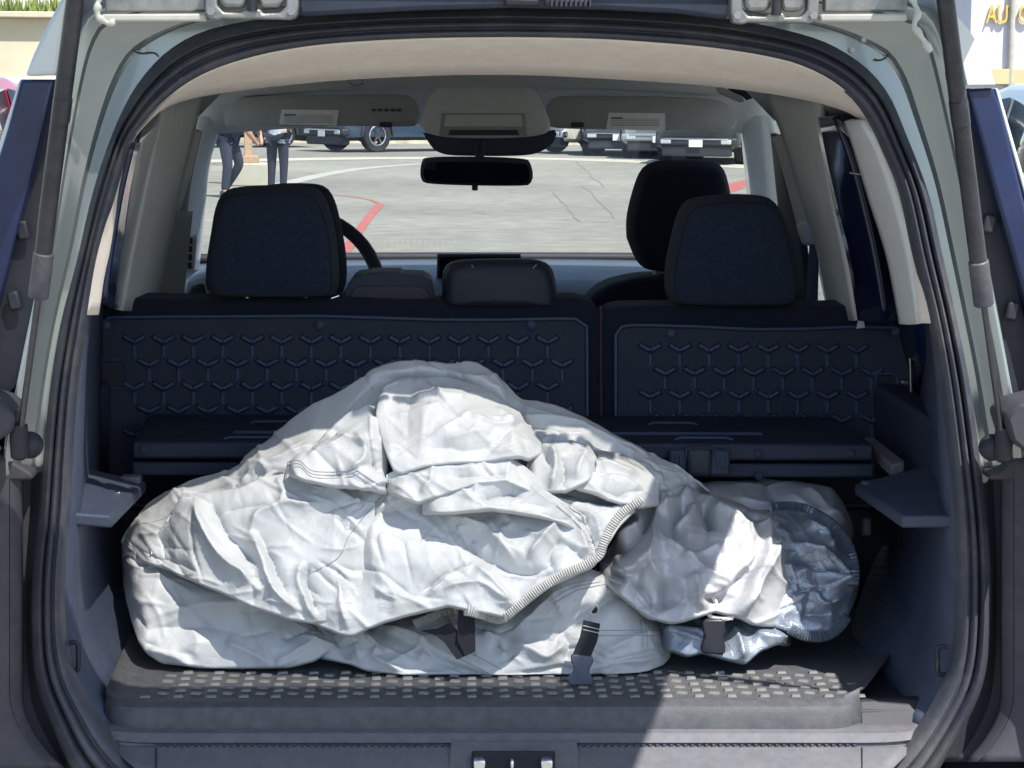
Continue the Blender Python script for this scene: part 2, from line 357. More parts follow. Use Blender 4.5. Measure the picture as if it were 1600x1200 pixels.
gpanel('gate_window', [(-GW0 - .01, TG0 - .01), (GW0 + .01, TG0 - .01), (GW1 + .01, TG1 + .01), (-GW1 - .01, TG1 + .01)], .064, .069, M['gate_glass'], 0)
# black trim over the gate's upper edge and both hinges, seen along the top of the picture
gt = ext('gate_trim', [(464, -60), (464, 6), (468, 25), (560, 20), (660, 15), (800, 11), (940, 14), (1060, 20), (1136, 30), (1142, 8), (1142, -60)], .0, .04, M['plastic'], bevel=.006)
gt.parent = gate
for x0, x1, y in ((788, 842, 4), (850, 920, 5)):
    o = box('vent_slot', P((x0 + x1) / 2, y, -.012), ((x1 - x0) / 1080, .012, .012), M['rubber_d'], gate)
for k in range(9): box('vent_fin', P(862 + k * 7.5, 4, -.018), (.0025, .01, .011), M['plastic2'], gate, bevel=0)
for x0, x1, dy in ((320, 466, 0), (1142, 1280, 6)):
    h = MB(); Yh = -.06; w = x1 - x0
    def hp(fx, y): return P(x0 + w * fx, y + dy, Yh)
    hinge = slab('hinge', [hp(.0, -40), hp(.0, 14), hp(.03, 30), hp(.14, 32), hp(.2, 29), hp(.8, 30), hp(.9, 31), hp(.98, 27), hp(1, 10), hp(1, -40), hp(.88, -40), hp(.87, 10), hp(.80, 20), hp(.62, 21), hp(.60, 14), hp(.42, 14), hp(.40, 20), hp(.2, 19), hp(.13, 8), hp(.12, -40)], (0, .03, 0), M['galv'], gate, bevel=.003)
    for f0, f1 in ((.16, .46), (.56, .84)):
        slab('hinge_cup', [hp(f0, -40), hp(f0, 2), hp(f0 + .04, 12), hp(f1 - .04, 12), hp(f1, 2), hp(f1, -40)], (0, .02, 0), M['galv'], hinge, bevel=.006)
    v, f = tube_vf([hp(.51, -10) + Vector((0, -.004, 0)), hp(.51, 18) + Vector((0, -.004, 0))], .007, 10); mk('hinge_pin', v, f, M['strut'], hinge)
    for fx in (.07, .93):
        v, f = tube_vf([hp(fx, 18) + Vector((0, -.006, 0)), hp(fx, 18) + Vector((0, .01, 0))], .006, 6); mk('hinge_bolt', v, f, M['steel'], hinge, smooth=False)

# ---- header trim, side edge trims
HC = [(153, 492), (160, 440), (169, 400), (186, 300), (207, 222), (228, 194), (252, 172), (283, 158), (337, 146), (439, 133), (540, 124), (660, 118), (743, 116), (867, 118), (1070, 130), (1140, 137), (1212, 147), (1270, 158), (1318, 172), (1347, 188), (1374, 225), (1392, 270), (1408, 320), (1424, 400), (1431, 445), (1438, 505)]
IU = [p for p in IL if p[1] <= 400][::-1] + [p for p in IR if 0 < p[0] - 800 and p[1] <= 400]
IU = [(134, 492)] + IU + [(1459, 505)]
ai = resample([PO(p, .012) for p in IU], 90)
bi = resample([P(x, y, Yo(y) + .05 + .17 * max(0, min(1, (330 - y) / 170.0))) for x, y in HC], 90)
loft('header_trim', [[a, a.lerp(b, .04) + Vector((0, -.003, 0)), a.lerp(b, .3), a.lerp(b, .7), b, b + Vector((0, .012, .006)), b + Vector((0, .03, .02))] for a, b in zip(ai, bi)], M['liner'], suv, angle=50, solid=.002, off=0)

# ---- headliner, front roof, visors, console
hl = []
for Y, z, w, cz in ((.2, 1.682, .60, .03), (.6, 1.70, .62, .03), (1.2, 1.70, .62, .03), (1.5, 1.692, .61, .03)):
    hl.append([Vector((w * u, Y, z - cz * u * u - .10 * max(0, abs(u) - .8) / .2 * abs(u))) for u in [i / 12 - 1 for i in range(25)]])
for py, Y in ((104, 1.62), (122, 1.85), (140, 2.0), (165, 2.08), (192, 2.16)):
    hl.append([P(800 - 45 + 450 * u, py + 16 * u * u + 8 * max(0, abs(u) - .6), Y) for u in [i / 12 - 1 for i in range(25)]])
loft('headliner', hl, M['liner_g'], suv, angle=60, solid=.004, off=0)
def rounded(px, Y, n=60): return resample([P(x, y, Y) for x, y in px + [px[0]]], n)[:-1]
def pillow(name, px, Y, t0, t1, mat, parent, shrink=.90, n=60):
    base = rounded(px, Y, n); c = sum(base, Vector()) / len(base); rg = []
    for s, y in ((shrink * .6, t0 * 1.02), (shrink, t0), ((1 + shrink) / 2 + .025, t0 * .82), (1, t0 * .3), (1, t1 * .3), ((1 + shrink) / 2 + .025, t1 * .82), (shrink, t1)):
        rg.append([c + (p - c) * s + Vector((0, y, 0)) for p in base])
    return loft(name, rg, mat, parent, closed_c=True, cap=True, angle=60)
def visor(px, lab, slots, yv, flip):
    v = pillow('sun_visor', px, 1.97, -.012, .012, M['visor'], suv, .985)
    xs = [lab[0], lab[1]]
    l = slab('warning_label', [P(lab[0] + 4, lab[2], 1.9555), P(lab[1], lab[2] + 1, 1.9555), P(lab[1] - 4 * flip, lab[3] + 2, 1.9555), P(lab[0], lab[3], 1.9555)], (0, .002, 0), M['label'], v, bevel=0)
    mb = MB(); w = lab[1] - lab[0]
    for r_ in range(6):
        yy = lab[2] + 7 + r_ * 2.6
        mb.add([P(lab[0] + 8, yy, 1.9545), P(lab[0] + (w * .9 if r_ else w * .28), yy, 1.9545), P(lab[0] + (w * .9 if r_ else w * .28), yy + (3 if r_ == 0 else .7), 1.9545), P(lab[0] + 8, yy + (3 if r_ == 0 else .7), 1.9545)], [(0, 1, 2, 3)])
    mb.build('label_print', pmat('print_grey', (.2, .21, .22), .7), l, smooth=False)
    return v
vl = visor([(357, 196), (354, 178), (366, 160), (398, 151), (520, 149), (622, 149), (645, 155), (652, 172), (649, 190), (636, 197), (520, 196), (430, 197)], (436, 530, 171, 194), True, 150, 1)
for k in range(5): box('visor_vent', P(584 + k * 10, 172, 1.955), (.010, .006, .006), M['rib'], vl, bevel=.001)
vr = visor([(857, 166), (866, 155), (890, 151), (1010, 151), (1095, 154), (1130, 162), (1147, 182), (1144, 199), (1128, 203), (1000, 202), (878, 200), (859, 192)], (947, 1039, 176, 202), False, 150, 0)
for px in (603, 902): box('visor_clip', P(px, 195, 1.955), (.030, .02, .012), M['plastic'], suv)
con = pillow('overhead_console', [(655, 196), (664, 165), (676, 142), (700, 134), (815, 134), (838, 144), (850, 168), (860, 198), (846, 210), (800, 215), (712, 215), (672, 209)], 1.98, -.03, .06, M['pillar'], suv, .94)
for (x0, x1, y0, y1, mt, dy) in ((686, 824, 176, 213, 'visor', 0), (694, 817, 179, 198, 'liner_g', -.003), (700, 812, 203, 211, 'plastic', -.004)):
    slab('console_panel', [P(x0 + 3, y0, 1.948 + dy), P(x1 - 3, y0, 1.948 + dy), P(x1, y1, 1.948 + dy), P(x0, y1, 1.948 + dy)], (0, .01, 0), M[mt], con, bevel=.003)
pillow('sensor_cover', [(661, 207), (700, 214), (820, 214), (866, 203), (864, 222), (846, 236), (812, 243), (716, 243), (686, 238), (672, 226)], 2.03, -.01, .03, M['plastic'], suv, .95)
def tiltd(o, c, a):
    m = Matrix.Translation(c) @ Matrix.Rotation(a, 4, 'X') @ Matrix.Translation(-c)
    o.data.transform(m)
mir = pillow('rear_view_mirror', [(657, 270), (660, 254), (672, 248), (745, 247), (815, 250), (828, 256), (832, 272), (829, 284), (818, 289), (740, 289), (672, 286), (660, 281)], 1.90, -.012, .03, M['plastic'], suv, .96)
mg = loft('mirror_glass', [[p + Vector((0, -.0155 + k * .002, 0)) for p in rounded([(662, 269), (665, 257), (674, 252), (745, 251), (814, 254), (824, 259), (827, 272), (825, 281), (815, 285), (740, 285), (674, 282), (665, 278)], 1.90)] for k in (0, 1)], M['mirror'], mir, closed_c=True, cap=True)
tiltd(mir, P(745, 268, 1.90), R(7)); tiltd(mg, P(745, 268, 1.90), R(7))
tube('mirror_stem', [P(749, 252, 1.915), P(750, 224, 2.0)], [.009, .014], M['plastic'], mir)
box('dimmer_tab', P(742, 293, 1.90), (.014, .012, .014), M['plastic'], mir, bevel=.003)
ring = rounded([(543, 128), (556, 122), (569, 128), (556, 134)], 1.80, 16); tube('clothes_sensor', ring + [ring[0]], .002, M['visor'], suv)
slab('grab_handle', [P(1119, 138, 1.72), P(1128, 137, 1.72), P(1160, 150, 1.68), P(1168, 158, 1.68), P(1158, 161, 1.68), P(1126, 147, 1.72)], (0, .03, 0), M['pillar'], suv, bevel=.005)
slab('handle_recess', [P(1138, 138, 1.74), P(1165, 141, 1.70), P(1178, 153, 1.70), P(1164, 158, 1.70)], (0, .03, 0), M['plastic'], suv)

# ---- pillars and side glass (boundary polylines: pixel x, pixel y, depth)
def strip(name, A, B, mat, n=14, th=.012, parent=suv, mid=0):
    a = resample([P(*p) for p in A], n); b = resample([P(*p) for p in B], n)
    c = Vector((0, -mid, 0))
    return loft(name, [[p, p.lerp(q, .12) + c * .5, p.lerp(q, .5) + c, p.lerp(q, .88) + c * .5, q] for p, q in zip(a, b)], mat, parent, angle=50, solid=th, off=0)
# left
strip('quarter_glass_trim', [(205, 222, .12), (186, 300, .12), (169, 400, .12), (160, 470, .12)], [(215, 222, .30), (198, 300, .30), (184, 400, .30), (172, 480, .30)], M['navy_glass'])
strip('quarter_window', [(212, 205, .3), (196, 300, .3), (182, 400, .3), (170, 480, .3)], [(249, 172, .82), (224, 280, .82), (203, 380, .82), (184, 480, .82)], M['navy_glass'])
strip('rear_pillar', [(246, 166, .82), (222, 285, .82), (202, 385, .82), (184, 484, .82)], [(312, 150, 1.15), (298, 215, 1.15), (270, 330, 1.15), (238, 484, 1.15)], M['pillar'], mid=.015)
strip('belt_rail', [(299, 204, 1.42), (284, 256, 1.42), (262, 336, 1.42)], [(308, 202, 1.46), (296, 258, 1.46), (272, 336, 1.46)], M['pillar'], th=.02)
strip('rear_door_panel', [(262, 330, 1.16), (238, 484, 1.16)], [(300, 330, 1.44), (284, 484, 1.44)], M['visor'], th=.004)  # opaque grey panel of the rear door, not glazed
strip('centre_pillar', [(306, 204, 1.48), (284, 290, 1.48), (268, 390, 1.48), (262, 484, 1.48)], [(312, 204, 1.60), (294, 290, 1.60), (284, 390, 1.60), (282, 484, 1.60)], M['plastic'])
slab('belt_anchor', [P(257, 338, 1.40), P(273, 341, 1.40), P(268, 366, 1.40), P(256, 377, 1.40), P(247, 372, 1.40)], (0, .03, 0), M['visor'], suv, bevel=.006)
tube('seat_belt', [P(254, 374, 1.40), P(246, 420, 1.38), P(238, 478, 1.36)], .012, M['plastic2'], suv, n=6)
strip('front_pillar', [(307, 150, 2.05), (302, 205, 2.1), (284, 310, 2.25), (272, 400, 2.35), (268, 440, 2.4)], [(352, 160, 2.1), (342, 200, 2.15), (324, 255, 2.25), (318, 320, 2.35), (308, 420, 2.5)], M['pillar'], mid=.02)
# right
strip('front_pillar', [(1150, 170, 2.1), (1160, 200, 2.15), (1170, 255, 2.25), (1176, 310, 2.35), (1180, 400, 2.5)], [(1205, 152, 2.05), (1212, 205, 2.1), (1218, 300, 2.25), (1222, 400, 2.35), (1226, 440, 2.4)], M['pillar'], mid=.02)
strip('centre_pillar', [(1208, 208, 1.60), (1216, 290, 1.60), (1226, 390, 1.60), (1232, 500, 1.60)], [(1214, 212, 1.46), (1232, 290, 1.46), (1254, 360, 1.46), (1270, 500, 1.46)], M['plastic'])
strip('belt_rail', [(1212, 212, 1.44), (1232, 280, 1.44), (1252, 352, 1.44)], [(1228, 210, 1.40), (1250, 280, 1.40), (1268, 352, 1.40)], M['pillar'], th=.02)
slab('belt_anchor', [P(1246, 352, 1.38), P(1256, 345, 1.38), P(1266, 352, 1.38), P(1276, 378, 1.38), P(1272, 386, 1.38), P(1256, 383, 1.38)], (0, .03, 0), M['pillar'], suv, bevel=.006)
tube('seat_belt', [P(1272, 384, 1.38), P(1270, 430, 1.36), P(1268, 484, 1.34)], [.010, .012, .013], M['plastic2'], suv, n=6)
strip('rear_pillar', [(1200, 146, 1.15), (1226, 212, 1.15), (1252, 300, 1.15), (1280, 390, 1.15), (1300, 496, 1.15)], [(1284, 160, .82), (1290, 215, .82), (1304, 300, .82), (1322, 390, .82), (1342, 500, .82)], M['pillar'], mid=.015)
strip('quarter_glass_trim', [(1280, 182, .80), (1290, 240, .80), (1308, 320, .80), (1330, 410, .80), (1345, 500, .80)], [(1306, 182, .62), (1330, 240, .62), (1352, 320, .62), (1372, 410, .62), (1386, 500, .62)], M['navy_glass'], mid=.02)
strip('quarter_window', [(1306, 184, .62), (1330, 240, .62), (1352, 320, .62), (1372, 410, .62), (1386, 500, .62)], [(1330, 205, .36), (1352, 260, .36), (1376, 340, .36), (1392, 410, .36), (1404, 500, .36)], M['privacy'], th=.004)
strip('tailgate_pillar_trim', [(1324, 188, .36), (1338, 230, .36), (1362, 310, .36), (1390, 400, .36), (1410, 505, .36)], [(1350, 190, .10), (1374, 230, .10), (1402, 310, .10), (1424, 400, .10), (1440, 505, .10)], M['pillar'], mid=.012)
tube('window_wire', [P(1328, 270, .58), P(1349, 273, .50)], .0012, M['thread'], suv, n=6)

# ---- dashboard, screen, wheel, vents, windscreen
dash = []
for py, Y in ((500, 1.92), (466, 1.95), (440, 2.08), (424, 2.25), (414, 2.5), (406, 2.78)):
    dash.append([P(760 + 500 * u, py + 10 * u * u, Y) for u in [i / 10 - 1 for i in range(21)]])
loft('dashboard', dash, pmat('dash_top', (.085, .10, .135), .5, 0, .08, 60, .4, 900), suv, angle=60, solid=.01, off=0)
tube('screen_base_seal', [P(x, 403 + .000012 * (x - 760) ** 2, 2.76) for x in range(310, 1190, 40)], .016, M['rubber_d'], suv)
sc = slab('touch_screen', [P(683, 397, 2.1), P(814, 397, 2.1), P(816, 478, 2.1), P(681, 478, 2.1)], (0, .02, 0), M['plastic'], suv, bevel=.003)
slab('screen_glass', [P(687, 401, 2.0985), P(811, 401, 2.0985), P(812, 474, 2.0985), P(685, 474, 2.0985)], (0, .002, 0), M['screen'], sc, bevel=0)
wc = P(466, 458, 1.78); wr = .185
tube('steering_wheel', [wc + Vector((wr * math.cos(a), -.02 + .06 * math.sin(a), wr * math.sin(a) * .95)) for a in [2 * math.pi * i / 48 for i in range(49)]], .0155, M['leather'], suv, n=12)
box('wheel_spoke', wc + Vector((.09, .0, -.01)), (.17, .02, .03), M['plastic'], suv)
vent = slab('side_vent', [P(284, 364, 1.72), P(307, 366, 1.72), P(302, 425, 1.72), P(281, 427, 1.72)], (0, .03, 0), M['pillar'], suv, bevel=.004)
for k in range(4):
    for q in range(2): box('vent_opening', P(290 + q * 8 - k * .6, 376 + k * 13, 1.716), (.0085, .01, .0145), M['rubber_d'], vent, bevel=.002)
slab('door_trim', [P(276, 470, 1.7), P(290, 436, 1.7), P(316, 428, 1.7), P(352, 440, 1.7), P(352, 480, 1.7), P(270, 480, 1.7)], (0, .25, 0), M['pillar'], suv, bevel=.01)
slab('door_grip', [P(288, 468, 1.69), P(298, 447, 1.69), P(318, 442, 1.69), P(326, 480, 1.69), P(286, 480, 1.69)], (0, .03, 0), M['plastic'], suv, bevel=.006)
slab('door_switch', [P(294, 460, 1.685), P(320, 460, 1.685), P(321, 463, 1.685), P(293, 463, 1.685)], (0, .004, 0), M['red_lens'], suv, bevel=0)
slab('windscreen', [P(300, 150, 2.14), P(1215, 158, 2.14), P(1240, 420, 2.80), P(262, 416, 2.80)], (0, .005, .001), M['win'], suv, bevel=0)
wsh = MB()
for k in range(14): wsh.add(*box_vf(P(598 + k * 9, 376 + (k % 3), 2.69), (.004, .001, .022 if k % 4 else .012)))
wsh.build('screen_smudges', glassmat('smudge', (.95, .96, .95), rough=.5), suv, smooth=False)

# ---- bonnet, roof, sides, bumper, wheels: the rest of the car
hood = []
for Y, z in ((2.82, 1.085), (3.0, 1.105), (3.3, 1.10), (3.6, 1.06), (3.78, .98), (3.84, .80), (3.85, .45)):
    hood.append([Vector((.86 * u * (1 if Y < 3.6 else .96), Y, z + .03 * (.55 < abs(u) < .8) * (Y < 3.6) - .05 * u ** 4)) for u in [i / 12 - 1 for i in range(25)]])
loft('bonnet', hood, M['paint'], suv, angle=35, solid=.006, off=0)
roof = []
for Y, z, w in ((.10, 1.775, .57), (.3, 1.795, .62), (1.0, 1.81, .63), (1.7, 1.79, .62), (2.15, 1.72, .60)):
    roof.append([Vector((w * u, Y, z - .03 * u * u - .02 * u ** 8)) for u in [i / 10 - 1 for i in range(21)]])
loft('roof', roof, M['white_paint'], suv, angle=40, solid=.03, off=0)
for s in (-1, 1):
    sidep = [(0.86, -.06), (.90, .3), (.92, 1.0), (.92, 2.4), (.90, 3.0), (.84, 3.75)]
    rows = []
    for x, Y in sidep: rows.append([Vector((s * (x - .035 + dx), Y, z)) for dx, z in ((-.02, .34), (.02, .42), (.03, .62), (.035, .80), (.025, .95), (0, 1.06), (-.05, 1.08))])
    loft('body_side', rows, M['paint'], suv, angle=40, solid=.02, off=0)
    rail = loft('roof_rail', [[Vector((s * x, Y, z)) for x, z in ((.53, 1.79), (.58, 1.775), (.63, 1.73), (.63, 1.69), (.57, 1.66))] for Y in (.22, 1.0, 2.1)], M['white_paint'], suv, solid=.006, off=0)
    def sg(name, y0, y1, y0t, y1t, mat, th): return mk(name, [Vector((s * .79, y0, 1.06)), Vector((s * .79, y1, 1.06)), Vector((s * .63, y1t, 1.70)), Vector((s * .63, y0t, 1.70))], [(0, 1, 2, 3)], mat, suv, solid=th, off=0)
    sg('side_pillar', .04, .16, .08, .15, M['gloss_black'], .03); sg('side_window', .16, .62, .14, .60, M['privacy'], .004)
    sg('side_pillar', .62, .80, .60, .78, M['gloss_black'], .03); sg('side_window', .80, 1.50, .78, 1.48, M['privacy'], .004)
    sg('side_pillar', 1.50, 1.62, 1.48, 1.60, M['gloss_black'], .03); sg('side_window', 1.62, 2.62, 1.60, 2.05, M['win'], .004)
    sg('side_pillar', 2.62, 2.82, 2.05, 2.20, M['paint'], .03)
    for Y in (.42, 3.10):
        wv = MB(); prof_w = [(.26, -.11), (.335, -.105), (.355, -.07), (.36, 0), (.355, .07), (.335, .105), (.26, .11)]
        n = 32; vs = []
        for k in range(n):
            a = 2 * math.pi * k / n
            for r_, w in prof_w: vs.append(Vector((s * .80 + w, Y + r_ * math.cos(a), .36 + r_ * math.sin(a))))
        tyre = mk('tyre', vs, grid_faces(n, len(prof_w), closed_c=True, closed_r=True), M['rubber_d'], suv)
        rv = MB(); rv.tube([(s * .74, Y, .36), (s * .86, Y, .36)], .06, 14)
        for k in range(5):
            a = 2 * math.pi * k / 5; rv.box((s * .87, Y + .14 * math.cos(a), .36 + .14 * math.sin(a)), (.03, .26, .06), Matrix.Rotation(a, 3, 'X'))
        rv.build('rim', M['steel'], tyre)
bump = []
for (dy, z) in ((.05, .53), (-.06, .525), (-.14, .51), (-.175, .48), (-.18, .40), (-.12, .33), (.0, .31)):
    bump.append([Vector((x, dy + .10 * (abs(x) / .88) ** 4, z)) for x in [i / 10 * .88 - .88 for i in range(21)]])
loft('rear_bumper', bump, M['plastic'], suv, angle=35, solid=.006, off=0)
mk('underbody', *box_vf((0, 1.7, .45), (1.5, 3.3, .12)), M['rubber_d'], suv)
# ================================================================== seats and cargo bay
# rear seat backs: shell, moulded panel, raised chevron ribs, push pins, pale sunlit strap, headrests
YS = .86
def YSp(py): return YS + .05 * (640 - py) / 170.0         # the backs lean away towards the top
def PS(px, py, dy=0): return P(px, py, YSp(py) + dy)
def seat_back(outer, panel, name):
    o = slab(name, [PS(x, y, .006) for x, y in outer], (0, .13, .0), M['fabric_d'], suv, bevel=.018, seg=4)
    pn = slab('back_panel', [PS(x, y) for x, y in panel], (0, .012, 0), M['panel'], o, bevel=.005, seg=3)
    pth = resample([PS(x, y, -.001) for x, y in panel + [panel[0]]], 90, spline=False)
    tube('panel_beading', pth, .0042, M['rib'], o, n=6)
    return o, pn
sl_, pl_ = seat_back([(142, 800), (142, 476), (158, 465), (300, 468), (500, 466), (640, 472), (760, 469), (900, 466), (926, 472), (936, 486), (938, 800)],
                  [(158, 790), (156, 500), (166, 496), (300, 495), (500, 494), (690, 500), (780, 500), (880, 498), (908, 499), (917, 510), (918, 790)], 'rear_seat_back')
sr_, pr_ = seat_back([(942, 800), (941, 496), (952, 483), (975, 479), (1100, 477), (1220, 480), (1330, 478), (1418, 480), (1440, 492), (1446, 800)],
                  [(962, 790), (962, 520), (970, 511), (990, 508), (1080, 510), (1180, 515), (1260, 514), (1330, 511), (1412, 513), (1428, 522), (1432, 790)], 'rear_seat_back')
for pn, xs in ((sl_, ((165, 508), (500, 508), (830, 508))), (sr_, ((1049, 521), (1400, 519)))):
    for x, y in xs:
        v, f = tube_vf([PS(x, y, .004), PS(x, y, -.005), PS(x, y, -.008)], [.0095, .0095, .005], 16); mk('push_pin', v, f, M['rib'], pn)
# the chevrons: one shared mesh, two raised arms and a short tail
def arm(mb, a, b, w, h):
    a = Vector(a); b = Vector(b); d = (b - a).normalized(); n = Vector((-d.z, 0, d.x)); w2 = n * w / 2; w3 = n * w * .22
    v = [a - w2, a + w2, b + w2, b - w2, a - w3 + d * w * .3 + Vector((0, -h, 0)), a + w3 + d * w * .3 + Vector((0, -h, 0)), b + w3 - d * w * .3 + Vector((0, -h, 0)), b - w3 - d * w * .3 + Vector((0, -h, 0))]
    mb.add(v, [(4, 5, 6, 7), (0, 4, 7, 3), (1, 2, 6, 5), (0, 1, 5, 4), (3, 7, 6, 2)])
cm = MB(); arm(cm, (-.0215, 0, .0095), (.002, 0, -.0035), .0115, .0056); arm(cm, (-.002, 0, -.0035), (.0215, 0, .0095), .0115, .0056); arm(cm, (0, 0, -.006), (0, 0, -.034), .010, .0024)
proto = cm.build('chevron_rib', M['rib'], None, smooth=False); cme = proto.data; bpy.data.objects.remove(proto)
def ribs(parent, x0, x1, y0, skew):
    for r_ in range(5):
        py = y0 + r_ * 36.4; off = 23 if r_ % 2 else 0
        k = 0; x = x0 + off
        while x < x1 + (12 if r_ % 2 else 0):
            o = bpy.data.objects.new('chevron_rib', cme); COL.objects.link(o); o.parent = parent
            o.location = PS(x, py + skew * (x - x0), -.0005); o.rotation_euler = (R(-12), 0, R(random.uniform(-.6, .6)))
            x += 46.1
ribs(pl_, 210, 880, 533, .001); ribs(pr_, 1016, 1380, 546, .004)
# finger recess and latch striker at the outer edges
for par, x0, x1, y0, y1 in ((sl_, 158, 198, 563, 606), (sr_, 1368, 1402, 585, 625)):
    fr = [PS(x0, y0, -.002), PS(x1 - 6, y0, -.002), PS(x1, y0 + 7, -.002), PS(x1, y1, -.002), PS(x0, y1, -.002)]
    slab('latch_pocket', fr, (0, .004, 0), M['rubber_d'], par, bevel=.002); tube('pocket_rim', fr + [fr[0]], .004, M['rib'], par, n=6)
for x in (144, 1412):
    box('striker', P(x, 596, .78), (.014, .03, .008), M['steel'], suv, bevel=.002); tube('side_loop', [P(x + (-8 if x < 800 else 10), 560, .76), P(x + (-8 if x < 800 else 12), 620, .76)], .003, M['steel'], suv)
slab('sunlit_strap', [PS(1342, 486, -.004), PS(1352, 484, -.004), PS(1350, 502, -.006), PS(1352, 512, -.006), PS(1338, 514, -.006), PS(1341, 500, -.006)], (0, .004, 0), M['liner_g'], sr_, bevel=.001)  # pale colour stands in for a small sun shaft at the seat edge
tube('seat_gap', [PS(939, 478, .02), PS(940, 790, .02)], .006, M['rubber_d'], sr_)
def headrest(px, Y, t0, t1, mat, parent, name='headrest', shrink=.80, seam=True, posts=True, py_post=0):
    base = rounded(px, Y, 64); c = sum(base, Vector()) / 64; rg = []
    for s, y in ((.40, t0 * 1.06), (shrink * .85, t0 * 1.02), (shrink, t0 * .97), (.93, t0 * .78), (.985, t0 * .42), (1, 0), (.985, t1 * .45), (.93, t1 * .8), (shrink, t1)):
        rg.append([c + (p - c) * s + Vector((0, y, 0)) for p in base])
    o = loft(name, rg, mat, parent, closed_c=True, cap=True, angle=80)
    if seam:
        tube('seam', [c + (p - c) * (shrink + .005) + Vector((0, t0 * .965, 0)) for p in base] + [c + (base[0] - c) * (shrink + .005) + Vector((0, t0 * .965, 0))], .0011, M['fabric_d'], o, n=5)
    if posts:
        w = (max(p.x for p in base) - min(p.x for p in base)) * .22; zb = min(p.z for p in base)
        for s in (-1, 1): tube('post', [Vector((c.x + s * w, c.y, zb + .03)), Vector((c.x + s * w, c.y, zb - .10))], .006, M['steel'], o)
    return o
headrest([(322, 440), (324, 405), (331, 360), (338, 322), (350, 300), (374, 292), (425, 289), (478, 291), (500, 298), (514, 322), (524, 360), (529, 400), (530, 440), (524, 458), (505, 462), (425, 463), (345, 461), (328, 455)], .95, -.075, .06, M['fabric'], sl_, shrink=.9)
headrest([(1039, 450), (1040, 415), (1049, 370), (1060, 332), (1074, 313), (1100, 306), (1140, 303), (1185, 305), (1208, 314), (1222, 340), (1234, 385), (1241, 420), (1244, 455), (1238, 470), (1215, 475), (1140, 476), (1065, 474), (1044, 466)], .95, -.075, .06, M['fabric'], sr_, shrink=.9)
tube('headrest_guide', [P(518, 466, .93), P(530, 462, .93)], .006, M['chrome'], sl_)
ch = headrest([(691, 472), (691, 440), (694, 420), (706, 409), (740, 405), (800, 404), (840, 406), (860, 416), (868, 440), (870, 472), (860, 476), (780, 478), (702, 476)], .96, -.05, .05, M['leather'], sl_, shrink=.93, seam=False)
for pts in ([(737, 414), (744, 424), (752, 438), (760, 458)], [(838, 414), (826, 426), (816, 440), (806, 458)]):
    pp = resample([P(x, y, .908) for x, y in pts], 33); mb = MB()
    for k in range(0, 32, 2): mb.add(*tube_vf([pp[k], pp[k + 1]], .0014, 5))
    tag(mb.build('stitching', M['thread'], ch), kind='stuff')
hood_ = slab('folded_armrest', [P(534, 478, .98), P(540, 452, .98), P(552, 434, .98), P(562, 429, .98), P(578, 428, .98), P(580, 426, .98), P(626, 426, .98), P(628, 429, .98), P(660, 430, .98), P(674, 438, .98), P(686, 478, .98)], (0, .12, 0), M['plastic'], sl_, bevel=.006)
slab('armrest_face', [P(542, 478, .975), P(552, 450, .975), P(566, 446, .975), P(655, 446, .975), P(668, 452, .975), P(678, 478, .975)], (0, .008, 0), pmat('armrest_cloth', (.055, .058, .075), .7, 0, .1, 60, .4, 900), hood_, bevel=.004)
# front seats
for px, shoulder, pym in (([(372, 430), (374, 380), (384, 330), (400, 300), (425, 288), (470, 286), (505, 290), (522, 310), (533, 350), (541, 400), (541, 440), (530, 462), (500, 470), (420, 470), (380, 460)], [(300, 560), (310, 500), (340, 470), (400, 456), (520, 456), (575, 470), (610, 510), (615, 560)], 0),
                          ([(979, 372), (979, 340), (988, 300), (1000, 268), (1016, 254), (1045, 250), (1090, 250), (1118, 254), (1132, 268), (1142, 310), (1152, 360), (1152, 400), (1140, 418), (1110, 424), (1030, 424), (998, 412)], [(890, 560), (905, 490), (918, 462), (945, 442), (990, 430), (1040, 427), (1110, 428), (1170, 434), (1215, 450), (1240, 480), (1250, 560)], 1)):
    fs = pillow('front_seat', shoulder, 1.72, -.08, .10, M['fabric_d'], suv, .93)
    headrest(px, 1.72, -.06, .06, M['fabric_d'], fs, shrink=.88, seam=False)
# seat cushions far below to close the cabin floor
box('rear_seat_cushion', (0, 1.15, .66), (1.26, .52, .22), M['fabric_d'], suv, bevel=.03)
box('cabin_floor', (0, 1.5, .50), (1.5, 2.6, .06), M['rubber_d'], suv)
box('door_panel', (-.74, 1.45, .80), (.06, 2.5, .56), M['plastic'], suv, bevel=.01); box('door_panel', (.74, 1.45, .80), (.06, 2.5, .56), M['plastic'], suv, bevel=.01)

